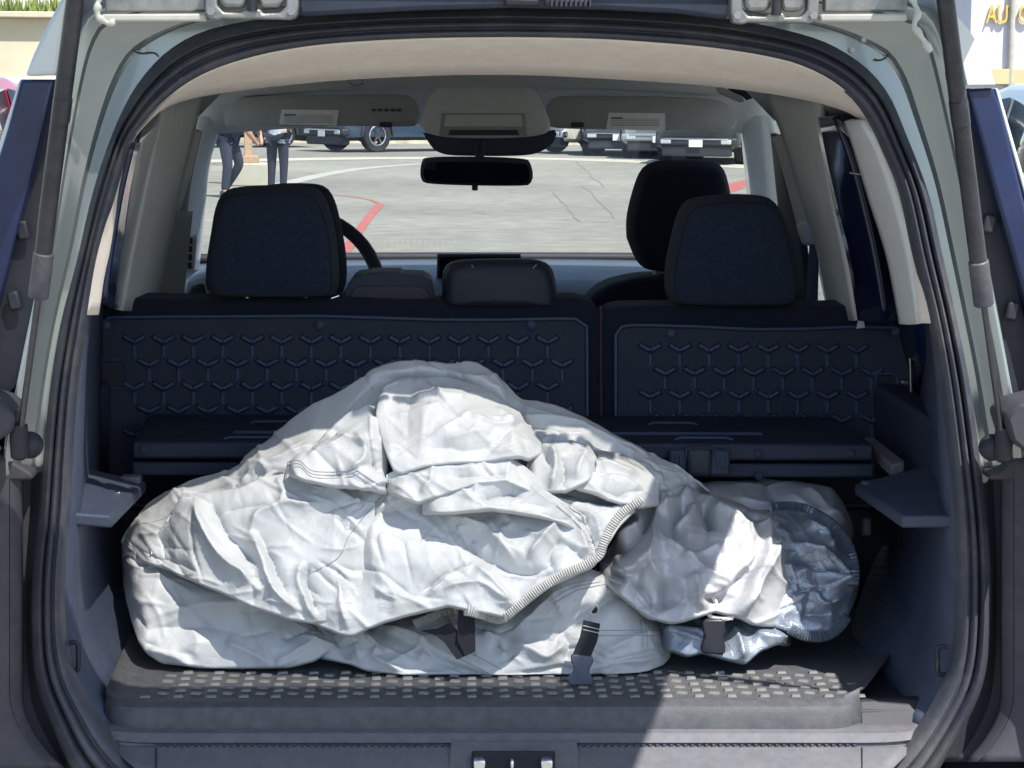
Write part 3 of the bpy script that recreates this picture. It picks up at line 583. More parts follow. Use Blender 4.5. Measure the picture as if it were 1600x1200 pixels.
# ---- cargo side walls
def wall(near, far, mat, name, extra=()):
    a = resample([P(*p) for p in near], 34, spline=True); b = resample([P(*p) for p in far], 34, spline=True)
    return loft(name, [[p, p.lerp(q, .06) + Vector(((.012 if p.x < 0 else -.012), 0, 0)), p.lerp(q, .3), p.lerp(q, .65), q] for p, q in zip(a, b)], mat, suv, angle=40, solid=.004, off=0)
wall([(128, 470, .05), (118, 560, .05), (114, 650, .05), (109, 740, .05), (104, 830, .05), (98, 920, .05), (101, 1000, .05), (112, 1050, .04), (132, 1095, .035), (165, 1140, .03)],
     [(160, 470, .80), (158, 560, .82), (160, 640, .82), (166, 720, .82), (182, 790, .80), (200, 840, .76), (214, 880, .70), (222, 920, .62), (226, 958, .56), (226, 990, .50)], M['plastic2'], 'cargo_side_trim')
wall([(1462, 480, .05), (1476, 560, .05), (1484, 650, .05), (1492, 740, .05), (1499, 830, .05), (1501, 920, .05), (1498, 1000, .05), (1489, 1048, .04), (1470, 1094, .035), (1438, 1140, .03)],
     [(1440, 480, .80), (1440, 560, .82), (1432, 640, .82), (1424, 720, .82), (1408, 790, .80), (1388, 840, .76), (1366, 880, .70), (1350, 920, .62), (1338, 958, .52), (1330, 990, .44)], M['plastic2'], 'cargo_side_trim')
# ledges that carry the shelf
slab('shelf_ledge', [P(112, 801, .07), P(172, 806, .07), P(170, 826, .07), P(112, 832, .07)], (-.012, .0, 0), M['plastic2'], suv) if False else None
def ledge(pts_top_near, pts_top_far, drop, name):
    n = [P(*p) for p in pts_top_near]; f = [P(*p) for p in pts_top_far]; d = Vector((0, .004, -drop))
    v = n + f + [p + d for p in n] + [p + d for p in f]
    return mk(name, v, [(0, 1, 3, 2), (4, 6, 7, 5), (0, 4, 5, 1), (1, 5, 7, 3), (3, 7, 6, 2), (2, 6, 4, 0)], M['plastic2'], suv, bevel=.004)
lg = ledge([(100, 801, .07), (174, 806, .10)], [(110, 726, .42), (228, 752, .46)], .020, 'shelf_ledge')
box('ledge_stop', P(205, 750, .44), (.034, .03, .016), M['plastic_sill'], lg); box('ledge_screw', P(184, 770, .30), (.008, .008, .004), M['chrome'], lg, bevel=.001)
lg2 = ledge([(1410, 806, .10), (1494, 806, .07)], [(1336, 756, .46), (1470, 722, .42)], .020, 'shelf_ledge')
box('ledge_stop', P(1362, 760, .44), (.034, .03, .016), M['plastic_sill'], lg2)
slab('trim_step', [P(1346, 684, .62), P(1365, 682, .62), P(1414, 720, .46), P(1392, 727, .46)], (0, .0, -.02), M['plastic_sill'], suv)
box('power_outlet', P(1354, 822, .58), (.016, .03, .03), M['plastic_sill'], suv, rot=Matrix.Rotation(-.2, 3, 'Z'))
for x, y in ((114, 1026), (1473, 1032)):
    s = 1 if x < 800 else -1
    ring = resample([P(x - s * 6, y - 21, .03), P(x + s * 4, y - 22, .03), P(x + s * 8, y - 16, .03), P(x + s * 8, y + 16, .03), P(x + s * 4, y + 22, .03), P(x - s * 6, y + 22, .03)], 20)
    tube('tie_down', ring, .0038, M['rubber_d'], suv, n=8)
# ---- sill: floor edge, trim strip, grip strip, scuff plate, latch
zf = P(800, 1092, .07).z
def X_at(px, py, Y): return P(px, py, Y).x
xl, xr = X_at(118, 1150, .03), X_at(1482, 1150, .03)
sillp = [(1128, .055), (1139, .034), (1143, .024), (1147, .016), (1160, .004), (1162, .008), (1167, .006), (1169, -.004), (1200, -.05), (1216, -.07), (1240, -.085), (1290, -.095)]
rows = []
lpy = np.array([p[1] for p in IL[16:]], float); lpx = np.array([p[0] for p in IL[16:]], float); rpy = np.array([p[1] for p in IR[16:]], float); rpx = np.array([p[0] for p in IR[16:]], float)
for i in range(49):
    u = i / 48; r_ = []
    for py, Y in sillp:
        x0 = np.interp(min(py, 1232), lpy[:-2], lpx[:-2]) - 8; x1 = np.interp(min(py, 1230), rpy[:-2], rpx[:-2]) + 8
        e = max(0, abs(u - .5) - .44) / .06
        r_.append(P(x0 + (x1 - x0) * u, py - 6 * e * e * (py < 1165), Y))
    rows.append(r_)
loft('sill_trim', rows, M['plastic_sill'], suv, angle=22, solid=.003, off=0)
gm = MB()
for k in range(100):
    px = 246 + k * 11.0; gm.add(*box_vf(P(px, 1165, .001), (.0045, .010, .004)))
tag(gm.build('grip_teeth', M['rubber'], suv, smooth=False), kind='stuff')
lp = slab('latch_cover', [P(705, 1163, -.008), P(902, 1163, -.008), P(906, 1230, -.088), P(700, 1230, -.088)], (0, .006, .003), M['plastic_sill'], suv, bevel=.002)
lb = slab('latch_bezel', [P(737, 1176, -.030), P(867, 1176, -.030), P(867, 1240, -.094), P(737, 1240, -.094)], (0, -.003, .005), M['rubber_d'], lp, bevel=.003)
for x in (749, 800, 854): box('latch_claw', P(x, 1195, -.06), (.018 if x != 800 else .006, .02, .02), M['chrome'], lp, bevel=.003)
for x in (244, 1347):
    tube('sill_joint', [P(x, 1168, -.008), P(x, 1216, -.075)], .0012, M['rubber_d'], suv, n=5)
# body of the load floor under the mat
box('load_floor', (0, .46, zf - .05), (1.30, .80, .07), M['rubber_d'], suv)

# ---- rubber cargo mat with raised tread blocks
mat_o = empty('cargo_mat', (0, .45, zf - .012)); tag(mat_o, 'black rubber cargo mat with raised tread blocks on the load floor', 'mat')
def child_world(o, par):
    o.parent = par; o.matrix_parent_inverse = par.matrix_world.inverted() if False else Matrix.Translation(-par.location); return o
M['mat'] = pmat('mat_rubber', (.070, .074, .086), .6, 0, .2, 60, .6, 600, dust=.12)
mp = [(.036, -.052), (.030, -.046), (.030, -.012), (.036, -.003), (.050, .002), (.070, .001), (.084, -.001), (.30, -.001), (.55, -.001), (.80, -.001)]
rows = []
for i in range(49):
    u = i / 48 * 2 - 1
    xn0, xn1 = P(160, 1120, .03).x, P(1350, 1120, .03).x
    xf0, xf1 = P(222, 980, .62).x, P(1420, 1050, .17).x if True else 0
    r_ = []
    for y, z in mp:
        t = min(1, max(0, (y - .075) / .10)) if u > 0 else min(1, max(0, (y - .07) / .55)); a = xn0 * (1 - t) + xf0 * t; b = xn1 * (1 - t) + xf1 * t
        x = a + (b - a) * (u + 1) / 2
        rim = .016 * max(0, min(1, (abs(u) - .955) / .018)) if y > .06 else 0
        yy = y + (.02 * max(0, abs(u) - .94) / .06 if y < .06 else 0)
        r_.append(Vector((x, yy, zf + z + rim)))
    rows.append(r_)
ms = loft('mat_sheet', rows, M['mat'], None, angle=35, solid=.004); child_world(ms, mat_o)
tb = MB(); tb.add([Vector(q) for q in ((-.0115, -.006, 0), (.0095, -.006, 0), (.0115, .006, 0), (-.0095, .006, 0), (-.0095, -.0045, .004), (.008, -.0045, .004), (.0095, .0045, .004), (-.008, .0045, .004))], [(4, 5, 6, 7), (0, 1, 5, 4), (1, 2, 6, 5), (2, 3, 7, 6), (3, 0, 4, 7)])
pr = tb.build('tread_block', pmat('tread_lit', (.17, .168, .16), .42, 0, .25, 60, .3, 600, dust=.2), None, smooth=False); tme = pr.data; bpy.data.objects.remove(pr)  # paler than the mat sheet: sunlit block tops are painted into this colour
cnt = 0
for r_ in range(9):
    y = .082 + r_ * .0172
    for k in range(26):
        x = -.60 + k * .0497 + (.0248 if r_ % 2 else 0)
        hw = .575 - .06 * (y - .07) / .55
        if abs(x) > hw - .022 or cnt >= 298: continue
        cnt += 1
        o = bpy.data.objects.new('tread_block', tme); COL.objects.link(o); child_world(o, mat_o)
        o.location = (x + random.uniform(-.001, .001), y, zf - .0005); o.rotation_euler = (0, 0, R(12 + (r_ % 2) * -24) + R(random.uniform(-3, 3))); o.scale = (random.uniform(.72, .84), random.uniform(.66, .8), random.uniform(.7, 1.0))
# front moulding right of the mat, its shade put in as a dark colour
slab('corner_filler', [P(1342, 1093, .075), P(1462, 1091, .075), P(1440, 1138, .04), P(1344, 1141, .04)], (0, .02, .0), M['rubber_d'], suv, bevel=.004)

# ---- folding shelf resting on the ledges
sh = empty('folding_shelf', P(780, 745, .47)); tag(sh, 'black folding cargo table lying across the bay below the rear seats', 'table')
def onshelf(o): o.parent = sh; o.matrix_parent_inverse = Matrix.Translation(-sh.location); return o
def zrow(px, py, Y): return P(px, py, Y)
ztop = P(800, 692, .49).z
top = slab('upper_leaf', [Vector((P(206, 690, .49).x, .49, ztop)), Vector((P(1366, 700, .49).x, .49, ztop)), Vector((P(1300, 655, .80).x, .81, ztop)), Vector((P(232, 660, .80).x, .81, ztop))], (0, 0, -.030), M['panel'], None, bevel=.006, seg=3); onshelf(top)
zlow = P(800, 723, .50).z
low = slab('lower_leaf', [Vector((P(206, 722, .50).x, .50, zlow)), Vector((P(1366, 726, .50).x, .50, zlow)), Vector((P(1320, 700, .80).x, .81, zlow)), Vector((P(232, 700, .80).x, .81, zlow))], (0, 0, -.025), M['panel'], None, bevel=.004, seg=3); onshelf(low)
for k in range(4):
    yy = .585 + k * .007; onshelf(tube('leaf_groove', [Vector((-.46, yy, ztop + .0002)), Vector((.46, yy, ztop + .0002))], .0013, M['rib'], None, n=6))
for x0, x1, y in ((-.47, -.37, .52), (-.44, -.34, .70), (.30, .40, .53), (.27, .36, .70), (.05, .12, .70)):
    onshelf(tube('grip_rail', [Vector((x0, y, ztop - .001)), Vector((x0 + .01, y, ztop + .003)), Vector((x1 - .01, y, ztop + .003)), Vector((x1, y, ztop - .001))], .0028, M['rib'], None, n=8))
for px, py in ((1185, 709), (1186, 744), (224, 702), (1330, 709)):
    v, f = tube_vf([P(px, py, .492), P(px, py, .486), P(px, py, .484)], [.0072, .0072, .004], 14); onshelf(mk('leaf_screw', v, f, M['panel'], None))
lt = box('latch', P(1092, 722, .485), (.104, .022, .044), M['plastic'], None, bevel=.005); onshelf(lt)
body = box('latch_handle', P(1092, 722, .474), (.044, .022, .050), M['leather'], None, bevel=.010, seg=4); onshelf(body)
wire = resample([P(1072, 715, .47), P(1072, 702, .472), P(1078, 700, .472), P(1110, 700, .472), P(1115, 703, .472), P(1114, 715, .47)], 24, spline=False); onshelf(tube('latch_wire', wire, .0024, M['rubber_d'], None, n=6))
for sx in (1056, 1128):
    for k in range(3):
        onshelf(box('latch_rib', P(sx - 6 + k * 6.5, 722, .4725), (.0035, .003, .026), M['rib'], None, bevel=.001))
# ================================================================== the crumpled car cover
rng = np.random.default_rng(7)
def vnoise(x, y, seed):
    r_ = np.random.default_rng(seed); T = r_.uniform(-1, 1, (64, 64))
    xi = np.floor(x).astype(int); yi = np.floor(y).astype(int); fx = x - xi; fy = y - yi
    fx = fx * fx * (3 - 2 * fx); fy = fy * fy * (3 - 2 * fy); a = xi % 64; b = yi % 64; a1 = (a + 1) % 64; b1 = (b + 1) % 64
    return (T[a, b] * (1 - fx) + T[a1, b] * fx) * (1 - fy) + (T[a, b1] * (1 - fx) + T[a1, b1] * fx) * fy
def facets(x, y, size, seed, ang=0., stretch=1.):
    """flat panels that meet in sharp creases, like crumpled nylon"""
    r_ = np.random.default_rng(seed); c, s = math.cos(ang), math.sin(ang)
    u = (x * c + y * s) / (size * stretch); v = (-x * s + y * c) / size
    iu = np.floor(u).astype(int); iv = np.floor(v).astype(int)
    T = r_.uniform(0, 1, (64, 64, 5)); best = np.full(u.shape, 9.)
    for di in (-2, -1, 0, 1, 2):
        for dj in (-2, -1, 0, 1, 2):
            t = T[(iu + di) % 64, (iv + dj) % 64]
            dx = u - (iu + di + t[..., 0]); dy = v - (iv + dj + t[..., 1])
            best = np.minimum(best, (t[..., 2] - .5) * 1.5 * dx + (t[..., 3] - .5) * 1.5 * dy + .55 * (dx * dx + dy * dy) + t[..., 4] * .3)
    return best - .15
def polydist(x, y, pts):
    pts = np.array(pts, float)
    if len(pts) > 2:
        q = resample([Vector((p[0], p[1], 0)) for p in pts], 5 * len(pts)); pts = np.array([(p.x, p.y) for p in q])
    D = np.full(x.shape, 1e9); S = np.zeros(x.shape); E = np.zeros(x.shape); n = len(pts) - 1
    for k in range(n):
        ax, ay = pts[k]; bx, by = pts[k + 1]; dx, dy = bx - ax, by - ay; l2 = dx * dx + dy * dy + 1e-9
        t = np.clip(((x - ax) * dx + (y - ay) * dy) / l2, 0, 1)
        d = np.hypot(x - ax - t * dx, y - ay - t * dy); m = d < D
        D = np.where(m, d, D); S = np.where(m, np.sign((x - ax) * dy - (y - ay) * dx), S); E = np.where(m, (k + t) / n, E)
    fade = np.clip(np.minimum(E, 1 - E) * 5 + .15, 0, 1)
    return D, S, fade
def folds(x, y, F):
    h = np.zeros(x.shape)
    for f in F:
        kind, pts, amp, w = f[0], f[1], f[2], f[3]
        D, S, fade = polydist(x, y, pts)
        if kind == 'ridge': h += amp * fade * np.exp(-D / w)
        elif kind == 'roll': h += amp * fade * np.exp(-(D / w) ** 2)
        elif kind == 'valley': h -= amp * fade * np.exp(-D / w)
        elif kind == 'lap':           # the side on the right of the drawing direction lies on top and ends in an edge
            sd = D * -S; e = 1 / (1 + np.exp(-np.clip(sd / 1.6, -30, 30)))
            h += amp * fade * (e * np.exp(-D / w) - .35 * (1 - e) * np.exp(-D / (w * .5)))
    return h
def relax(p, iters, grow, anchor, bend, seed):
    """settle the sheet: edges keep (slightly grown) lengths so that the slack buckles into wrinkles"""
    p0 = p.copy(); H, Wd, _ = p.shape; cons = []
    def con(sa, sb, k, g):
        cons.append((sa, sb, np.linalg.norm(p0[sb] - p0[sa], axis=-1) * g, k))
    sl = slice
    for k in (0, 1):
        w_ = ((Wd - k) // 2) * 2; con((sl(None), sl(k, k + w_, 2)), (sl(None), sl(k + 1, k + w_, 2)), .5, grow[0])
        h_ = ((H - k) // 2) * 2; con((sl(k, k + h_, 2),), (sl(k + 1, k + h_, 2),), .5, grow[1])
    gd = (grow[0] + grow[1]) / 2
    for a in (0, 1):
        con((sl(a, H - 1, 2), sl(0, Wd - 1)), (sl(a + 1, H, 2), sl(1, Wd)), .25, gd); con((sl(a, H - 1, 2), sl(1, Wd)), (sl(a + 1, H, 2), sl(0, Wd - 1)), .25, gd)
    for it in range(iters):
        for sa, sb, L0, k in cons:
            d = p[sb] - p[sa]; l = np.linalg.norm(d, axis=-1) + 1e-9; c = (k * (l - L0[:l.shape[0]] if L0.ndim == 1 else k * (l - L0)) / l)[..., None] * d if False else (k * (l - L0) / l)[..., None] * d
            p[sa] += c; p[sb] -= c
        if bend:
            m = (p[:-2] + p[2:]) / 2; p[1:-1] += bend * (m - p[1:-1]); m = (p[:, :-2] + p[:, 2:]) / 2; p[:, 1:-1] += bend * (m - p[:, 1:-1])
        p += anchor * (p0 - p)
    return p
def interp(cols, k, xs): return np.interp(xs, [c[0] for c in cols], [c[k] for c in cols])
def smooth1(a, n=3):
    for _ in range(n): a[1:-1] = (a[:-2] + 2 * a[1:-1] + a[2:]) / 4
    return a
RAYM = np.array(CAM_ROT); CP = np.array(CAM_POS)
def Pn(px, py, Y):
    d = np.stack([(px - 800) / FPX, -(py - 600) / FPX, -np.ones_like(px)], -1) @ RAYM.T
    return CP + d * ((Y - CP[1]) / d[..., 1])[..., None]
ZF = zf + .004
SURF = {}
cover = empty('car_cover', (0, .3, zf)); tag(cover, 'crumpled white and silver car cover heaped on the cargo mat', 'car cover')
def oncover(o, par=None): 
    o.parent = par or cover
    if par is None: o.matrix_parent_inverse = Matrix.Translation(-cover.location)
    return o
def drape(name, cols, F, mat, step=3.2, rows=120, facet=((90, .006, 1, .3, 1.6), (38, .0028, 2, -.4, 1.5)), grow=(1.03, 1.03), iters=5, anchor=.08, bend=.004, th1=2.0, ends=(.06, .06), yclamp=.475, wr=.0004, wob=2., creases=1., flow=.5, flat=.25):
    x0, x1 = cols[0][0], cols[-1][0]; nx = int((x1 - x0) / step) + 1; xs = np.linspace(x0, x1, nx)
    pb = smooth1(interp(cols, 1, xs)); pt = smooth1(interp(cols, 2, xs)); yf = smooth1(interp(cols, 3, xs), 12); yt = smooth1(interp(cols, 4, xs), 12)
    u = (xs - x0) / (x1 - x0)
    yf = yf + ends[0] * np.clip(1 - u * 9, 0, 1) ** 2 + ends[1] * np.clip(1 - (1 - u) * 9, 0, 1) ** 2
    th = np.concatenate([np.linspace(0, math.pi / 2, rows), np.linspace(math.pi / 2, th1, rows // 4)[1:]])
    px = np.repeat(xs[None], len(th), 0); f = np.sin(th)[:, None] ; g = (1 - np.cos(th))[:, None]
    lin = th[:, None] / (math.pi / 2); f = (.55 - .45 * flat) * f + (.45 + .45 * flat) * lin; g = np.where(lin <= 1, (1 - flat) * g + flat * lin, g)
    f = np.where(th[:, None] > math.pi / 2, 1 - (th[:, None] - math.pi / 2) ** 2 * .5, f)
    py = pb[None] + (pt - pb)[None] * f; Y = yf[None] + (yt - yf)[None] * g
    Y = np.minimum(Y, yclamp)
    p = Pn(px, py, Y)
    nr = np.cross(np.gradient(p, axis=1), np.gradient(p, axis=0)); nr /= np.linalg.norm(nr, axis=-1, keepdims=True) + 1e-9
    view = CP - p; nr *= np.sign((nr * view).sum(-1, keepdims=True)); nr[(nr * nr).sum(-1) < .1] = (0, -1, 0)
    nd = nr * .7 + np.array([0, -.5, .3]); nd /= np.linalg.norm(nd, axis=-1, keepdims=True)
    # the back keeps its shape, the shown face carries the folds
    wx = px + 9 * vnoise(px / 60, py / 60, 11) + wob * vnoise(px / 22, py / 22, 12); wy = py + 9 * vnoise(px / 60, py / 60, 13) + wob * vnoise(px / 22, py / 22, 14)
    h = folds(px + 3 * vnoise(px / 25, py / 25, 21), py + 3 * vnoise(px / 25, py / 25, 22), F)
    for size, amp, sd, ang, stc in facet: h += amp * facets(wx, wy, size, sd, ang, stc) * (.55 + .9 * np.clip(vnoise(px / 130 + 5, py / 130, sd + 30) + .4, 0, 1))
    rc = np.random.default_rng(int(x0) * 7 + int(x1)); area = float(((pb - pt).mean()) * (x1 - x0)); CR = []
    for _ in range(int(area / 1500 * creases)):
        cx = rc.uniform(x0, x1); k_ = int((cx - x0) / (x1 - x0) * (nx - 1)); cy = rc.uniform(pt[k_], pb[k_]); a = rc.normal(flow, .55); ln = rc.uniform(18, 62); bx = rc.uniform(-.35, .35)
        dx, dy = math.cos(a), math.sin(a); pts = [(cx - dx * ln, cy - dy * ln), (cx - dy * bx * ln * .5, cy + dx * bx * ln * .5), (cx + dx * ln, cy + dy * ln)]
        CR.append(('ridge' if rc.random() < .6 else 'valley', pts, rc.uniform(.002, .007), rc.uniform(2.2, 5.0)))
    h += folds(px, py, CR) + wr * vnoise(px / 9, py / 9, 31)
    edge = np.clip(np.minimum(u, 1 - u) * 14, .25, 1)[None] * np.clip((math.pi / 2 + .25 - th) * 5, .2, 1)[:, None]
    p = p + nd * (h * edge)[..., None]
    if iters: p = relax(p, iters, grow, anchor, bend, 3)
    und = [p[0:1] + np.array([0, a, b]) for a, b in ((.09, .0), (.05, -.008), (.022, -.009), (.008, -.005))]
    p = np.concatenate(und + [p], 0)
    p[..., 2] = np.maximum(p[..., 2], ZF); p[..., 1] = np.minimum(p[..., 1], yclamp + .01)
    H, Wd = p.shape[:2]
    o = mk(name, p.reshape(-1, 3), grid_faces(H, Wd), mat, None, angle=180)
    m = o.modifiers.new('thick', 'SOLIDIFY'); m.thickness = .0012; m.offset = 0
    SURF[name + str(len(SURF))] = o; o['_p'] = 0; del o['_p']
    return oncover(o)

def clothmat(name, col, rough, metal, trans, wr=.5, spec=.4):
    m = bpy.data.materials.new(name); m.use_nodes = True; nt = m.node_tree; N = nt.nodes; L = nt.links; b = N['Principled BSDF']
    tc = N.new('ShaderNodeTexCoord')
    n1 = N.new('ShaderNodeTexNoise'); n1.inputs['Scale'].default_value = 11; n1.inputs['Detail'].default_value = 9; n1.inputs['Roughness'].default_value = .65; L.new(tc.outputs['Object'], n1.inputs['Vector'])
    rp = N.new('ShaderNodeValToRGB'); c = Vector(col); rp.color_ramp.elements[0].position = .32; rp.color_ramp.elements[1].position = .62
    rp.color_ramp.elements[0].color = (*(c * .84), 1); rp.color_ramp.elements[1].color = (*c, 1); L.new(n1.outputs['Fac'], rp.inputs['Fac'])
    L.new(rp.outputs['Color'], b.inputs['Base Color'])
    b.inputs['Roughness'].default_value = rough; b.inputs['Metallic'].default_value = metal; b.inputs['Specular IOR Level'].default_value = spec
    # fine handling creases
    w = N.new('ShaderNodeTexVoronoi'); w.feature = 'DISTANCE_TO_EDGE'; w.inputs['Scale'].default_value = 15; w.inputs['Randomness'].default_value = 1
    nz = N.new('ShaderNodeTexNoise'); nz.inputs['Scale'].default_value = 14; nz.inputs['Detail'].default_value = 5; L.new(tc.outputs['Object'], nz.inputs['Vector'])
    mxv = N.new('ShaderNodeMixRGB'); mxv.blend_type = 'ADD'; mxv.inputs['Fac'].default_value = .22; L.new(tc.outputs['Object'], mxv.inputs['Color1']); L.new(nz.outputs['Color'], mxv.inputs['Color2']); L.new(mxv.outputs[0], w.inputs['Vector'])
    sm = N.new('ShaderNodeMapRange'); sm.inputs['From Max'].default_value = .05; L.new(w.outputs['Distance'], sm.inputs['Value'])
    n2 = N.new('ShaderNodeTexNoise'); n2.inputs['Scale'].default_value = 70; n2.inputs['Detail'].default_value = 6; L.new(tc.outputs['Object'], n2.inputs['Vector'])
    ad = N.new('ShaderNodeMath'); ad.operation = 'MULTIPLY_ADD'; ad.inputs[1].default_value = .35; L.new(sm.outputs[0], ad.inputs[0]); L.new(n2.outputs['Fac'], ad.inputs[2])
    bp = N.new('ShaderNodeBump'); bp.inputs['Strength'].default_value = wr; bp.inputs['Distance'].default_value = .003; L.new(ad.outputs[0], bp.inputs['Height'])
    n5 = N.new('ShaderNodeTexNoise'); n5.inputs['Scale'].default_value = 900; L.new(tc.outputs['Object'], n5.inputs['Vector'])
    bp2 = N.new('ShaderNodeBump'); bp2.inputs['Strength'].default_value = .12; bp2.inputs['Distance'].default_value = .001; L.new(n5.outputs['Fac'], bp2.inputs['Height']); L.new(bp.outputs['Normal'], bp2.inputs['Normal'])
    L.new(bp2.outputs['Normal'], b.inputs['Normal'])
    if trans:
        t = N.new('ShaderNodeBsdfTranslucent'); t.inputs['Color'].default_value = (*(c * .9), 1); mx = N.new('ShaderNodeMixShader'); mx.inputs[0].default_value = trans
        L.new(b.outputs[0], mx.inputs[1]); L.new(t.outputs[0], mx.inputs[2]); L.new(mx.outputs[0], N['Material Output'].inputs['Surface'])
    return m
M['white'] = clothmat('cover_white', (.55, .572, .592), .5, 0, .05, .26)
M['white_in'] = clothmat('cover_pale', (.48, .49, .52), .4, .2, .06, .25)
M['silver'] = clothmat('cover_silver', (.30, .34, .41), .38, .5, 0, .45)
M['hem'] = pmat('elastic_hem', (.66, .66, .65), .8, 0, .1, 200, .3, 900)
M['web'] = pmat('black_webbing', (.008, .009, .016), .8, 0, .2, 300, .6, 900)
M['buckle'] = pmat('buckle_plastic', (.075, .09, .14), .45, 0, .1, 60)

# the low rolled part at the back right, under the shelf
drape('cover_fold', [(1080, 800, 756, .42, .50), (1140, 802, 752, .42, .52), (1240, 806, 752, .42, .52), (1300, 838, 762, .42, .52), (1318, 842, 786, .44, .52), (1334, 842, 826, .46, .52)],
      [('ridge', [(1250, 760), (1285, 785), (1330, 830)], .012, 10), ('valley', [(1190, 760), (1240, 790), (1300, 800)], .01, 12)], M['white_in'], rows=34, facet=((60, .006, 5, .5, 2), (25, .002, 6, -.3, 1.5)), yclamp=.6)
# bag-like lower left
drape('cover_fold', [(191, 900, 846, 0.360, 0.410), (198, 950, 838, 0.280, 0.390), (208, 985, 842, 0.250, 0.380), (225, 1016, 850, 0.235, 0.370), (250, 1033, 858, 0.230, 0.360), (330, 1043, 884, 0.225, 0.340), (450, 1041, 930, 0.220, 0.330), (490, 1031, 950, 0.225, 0.320), (520, 1012, 965, 0.240, 0.320), (545, 1000, 975, 0.270, 0.320)],
      [('roll', [(215, 900), (300, 930), (420, 940)], .014, 22), ('ridge', [(230, 968), (300, 950), (390, 945), (470, 960)], .012, 12), ('valley', [(225, 985), (300, 975), (380, 990)], .008, 12), ('ridge', [(300, 975), (310, 1005), (300, 1030)], .006, 10),
       ('ridge', [(350, 1000), (425, 1038)], .012, 10), ('ridge', [(425, 1038), (500, 1000)], .010, 10), ('valley', [(440, 1000), (480, 985)], .010, 7), ('roll', [(230, 1015), (290, 1028)], .010, 8), ('valley', [(222, 1000), (262, 1018), (300, 1022)], .010, 6), ('valley', [(205, 930), (212, 960), (230, 985)], .008, 7)],
      M['white'], rows=72, facet=((110, .018, 3, .15, 2.4), (50, .010, 4, .1, 2.2), (26, .003, 5, .1, 2)))
